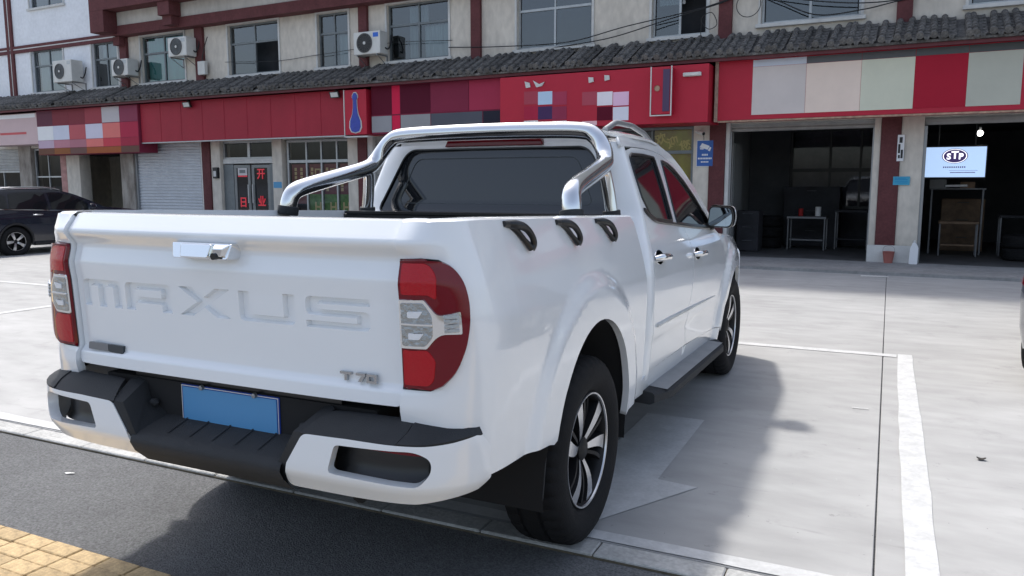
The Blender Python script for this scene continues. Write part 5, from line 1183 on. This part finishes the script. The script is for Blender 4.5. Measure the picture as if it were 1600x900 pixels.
# ------------------------------------------------------------------ dark SUVs: left background, and one just at the right edge
M['navy'] = mat('dark_blue_paint', (.009, .012, .024), .25, coat=1.0)
M['suv_trim'] = mat('suv_cladding', (.015, .015, .017), .6)
sv = MB()
for k_ in range(5): blade(sv, 2 * math.pi * k_ / 5 + .3, .03, .226, 0, 0, .022, .040, .078, .096)
suv_sp = sv.mesh('spokes', [M['machined'], M['alloy_black']])
def suv(name, loc, rz, label):
    r = empty(name, loc, rz); r.scale = (1, 1, .945); tag(r, label, 'car', 'dark parked SUVs')
    xp = prof1([.2, .45, .7, .88, .98, 1.2, 1.40, 1.48], [.84, .89, .90, .885, .84, .745, .65, .58], .02)
    def xs(y, z): return xp(z) - .10 * ss(2.6, 3.55, y) ** 2 - .08 * ss(-.45, -.85, y) ** 2
    fn = lambda y, z: np.stack([xs(y, z), y, z], -1)
    up = [(-.84, .62), (-.86, .80), (-.80, 1.0), (-.66, 1.20), (-.42, 1.38), (0, 1.455), (.6, 1.475), (1.0, 1.455), (1.4, 1.37), (1.8, 1.20), (2.12, 1.03), (2.6, .985), (3.1, .92), (3.45, .80), (3.56, .62)]
    lowr = [(3.56, .30), (3.1, .24)] + arch(2.68, .33, .37, .39, 0, 180, 16) + [(2.28, .22), (.4, .22)] + arch(0, .33, .37, .39, 0, 180, 16) + [(-.42, .26), (-.82, .34)]
    bo_ = panel('body_side', up[::-1] + lowr[::-1][:0] + [(-.82, .34), (-.42, .26)] + arch(0, .33, .37, .39, 180, 0, 16) + [(.4, .22), (2.28, .22)] + arch(2.68, .33, .37, .39, 180, 0, 16) + [(3.1, .24), (3.56, .30)], fn, RX, M['navy'], r, res=.07, depth=.02, mirror=True)
    # skin over the top from side to side
    mb = MB(); vs_ = []; full = [(-.82, .34)] + up + [(3.56, .30)]; full = catmull(np.array(full), 3); n_ = 9
    for y, z in full:
        x0 = float(xs(y, z)); 
        for i in range(n_):
            a = -1 + 2 * i / (n_ - 1); vs_.append((a * x0, y + (-.07 if y < -.4 else (.08 if y > 3.2 else 0)) * (1 - a * a), z + .035 * (1 - a ** 2)))
    mb.add(vs_, [(j * n_ + i, j * n_ + i + 1, (j + 1) * n_ + i + 1, (j + 1) * n_ + i) for j in range(len(full) - 1) for i in range(n_ - 1)]); mb.build('body_shell', M['navy'], r, smooth=40)
    for s, b in ((1, bo_[0]), (-1, bo_[1])):
        f2 = lambda y, z, s=s: np.stack([s * xs(y, z), y, z], -1); ref = (s, 0, 0)
        for nm, pl_ in (('rear_quarter_window', [(-.42, 1.06), (-.10, 1.04), (-.04, 1.30), (-.12, 1.345), (-.33, 1.25)]), ('rear_door_window', [(-.05, 1.04), (.78, 1.0), (.80, 1.38), (.4, 1.40), (.02, 1.365)]), ('front_door_window', [(.85, 1.0), (1.85, .985), (1.62, 1.20), (1.35, 1.33), (1.05, 1.385), (.87, 1.385)])):
            panel(nm, pl_, f2, ref, M['tint'], b, res=.1, depth=.004, off=.005)
        MB().tube([(s * (float(xs(y, z)) + .004), y, z) for y, z in ((-.45, 1.045), (0, 1.02), (.8, .985), (1.4, .97), (1.9, .965))], .014, 6, smooth=3).build('belt_chrome', M['chrome'], b, smooth=60)
        MB().tube([(s * .60, y, z) for y, z in ((-.45, 1.40), (-.30, 1.45), (.1, 1.495), (.7, 1.505), (1.05, 1.48), (1.2, 1.44))], .018, 8, smooth=4).build('roof_rail', M['chrome'], b, smooth=60)
        for y0 in (.42, 1.42): MB().tube([(s * (float(xs(y0, .90)) + q), y0 + d, .90) for d, q in ((-.02, 0), (.03, .03), (.15, .03), (.2, 0))], .014, 6, smooth=3).build('door_handle', M['chrome'], b, smooth=60)
        for cy in (0, 2.68):
            A = arch(cy, .33, .385, .405, -15, 195, 20); mm_ = MB(); q = []
            for y, z in A: x0 = float(xs(y, max(z, .24))); q += [(s * (x0 + .014), y, z), (s * (x0 + .014), cy + (y - cy) * .90, .33 + (z - .33) * .9), (s * (x0 - .02), cy + (y - cy) * .88, .33 + (z - .33) * .88)]
            mm_.add(q, [(3 * i + k, 3 * i + k + 1, 3 * i + k + 4, 3 * i + k + 3) for i in range(len(A) - 1) for k in range(2)]); mm_.build('arch_cladding', M['suv_trim'], b, smooth=40)
        MB().box((min(s * .80, s * .895), .40, .22), (max(s * .80, s * .895), 2.28, .30)).build('sill_cladding', M['suv_trim'], b, bevel=.02)
        mi_ = MB().lathe([(1.62, 0), (1.64, .07), (1.72, .085), (1.78, .05), (1.79, 0)], 14, 'y', (s * .97, 0, 1.05)); mo = mi_.build('wing_mirror', M['navy'], r, smooth=60); MB().tube([(s * .84, 1.72, 1.0), (s * .92, 1.72, 1.03)], .022, 6).build('mirror_stalk', M['suv_trim'], mo)
        panel('tail_light', rpoly([(-.80, .78), (-.46, .80), (-.44, .93), (-.78, .95)]), f2, ref, M['lens_red'], b, res=.08, depth=.004, off=.006)
        panel('headlight', rpoly([(3.1, .70), (3.45, .66), (3.42, .76), (3.08, .82)]), f2, ref, M['lens_clear'], b, res=.08, depth=.004, off=.006)
        for cy in (0, 2.68): wheel(r, (s * .785, cy, .33), s, .4, suv_sp, .866)
    MB().box((-.70, -.7, .25), (.70, 3.3, .6)).build('underbody', M['well'], r); MB().box((-.6, -.3, .6), (.6, 1.6, 1.2)).build('cabin_core', M['well'], r)
    MB().box((-.66, -.9, .34), (.66, -.80, .55)).build('bumper', M['suv_trim'], r, bevel=.03)
suv('parked_suv', (-15.1, 7.36, -.03), 0.0, 'dark blue SUV with silver roof rails parked at the left')
suv('parked_suv', (3.868, 4.05, 0), math.radians(-14), 'dark car of which only a black edge shows at right')
# ------------------------------------------------------------------ litter on the ground
M['paper'] = mat('scrap_paper', (.62, .62, .60), .9); M['leaf'] = mat('dry_leaf', (.035, .03, .026), .9, var=.4, scale=30)
def scrap(name, x, y, pts, m, label, cat_, z=.003, curl=.006, rz=0.):
    o = panel(name, rpoly(pts), lambda a, b: np.stack([a, b, .002 + curl * (np.sin(a * 60) ** 2 + np.cos(b * 55) ** 2) * .5], -1), (0, 0, 1), m, None, res=.012, depth=.0015, normals=False)
    o.location = (x, y, z); o.rotation_euler = (0, 0, rz); tag(o, label, cat_); return o
scrap('dry_leaf', 2.49, 1.78, [(-.024, -.012, .01), (.0, -.02, .01), (.026, -.005, .01), (.014, .018, .01), (-.018, .016, .01)], M['leaf'], 'small dark crumpled leaf on the concrete right of the parking line', 'leaf', curl=.012)
scrap('paper_scrap', 1.82, 10.75, [(-.2, -.08, .02), (.22, -.06, .02), (.2, .09, .02), (-.18, .07, .02)], M['paper'], 'white paper scrap lying at the edge of the apron by the joint', 'paper')
scrap('paper_scrap', -1.72, -.40, [(-.02, -.008), (.0, -.014), (.035, .004), (.03, .012), (-.005, .006)], M['paper'], 'tiny white scrap on the asphalt left of the bumper', 'paper', z=-.013, curl=.004)
scrap('paper_scrap', 1.88, 2.55, [(-.05, -.006), (.05, -.004), (.048, .006), (-.05, .005)], M['paper'], 'thin white strip lying across the concrete joint', 'paper', curl=.003)
scrap('paper_scrap', 4.9, 8.4, [(-.1, -.05), (.12, -.04), (.1, .06), (-.08, .05)], M['paper'], 'white paper scrap at the right edge of the building shadow', 'paper')

# tyres and cans in the garages
def tyre_stack(u, off, n, label):
    for k_ in range(n):
        o = link('loose_tyre', tyre_me, None, F(u + random.uniform(-.03, .03), off + random.uniform(-.03, .03), .055 + .115 + k_ * .235), (0, math.pi / 2, random.uniform(0, 3))); o.scale = (.9, .85, .85)
        tag(o, label[k_], 'tyre', 'tyres in the garages')
tyre_stack(-2.55, -2.6, 3, ['bottom tyre of the stack left in the left garage', 'middle tyre of the stack left in the left garage', 'top tyre of the stack left in the left garage'])
tyre_stack(2.2, -1.5, 2, ['lower tyre of the stack in the right garage', 'upper tyre of the stack in the right garage'])
def can(u, off, z, r, h, m_, label):
    o = MB().lathe([(0, 0), (0, r), (.008, r * 1.03), (.012, r), (h - .012, r), (h - .008, r * 1.03), (h, r), (h, 0)], 20, 'z').build('oil_drum' if h > .3 else 'oil_can', m_, None, F(u, off, z), smooth=40); tag(o, label, 'drum' if h > .3 else 'can')
can(-1.85, -2.4, .772, .05, .16, flat('#a03030'), 'small red can on the low table in the left garage')
can(-1.5, -2.45, .772, .06, .2, flat('#d8d8d0'), 'small white can on the low table in the left garage')
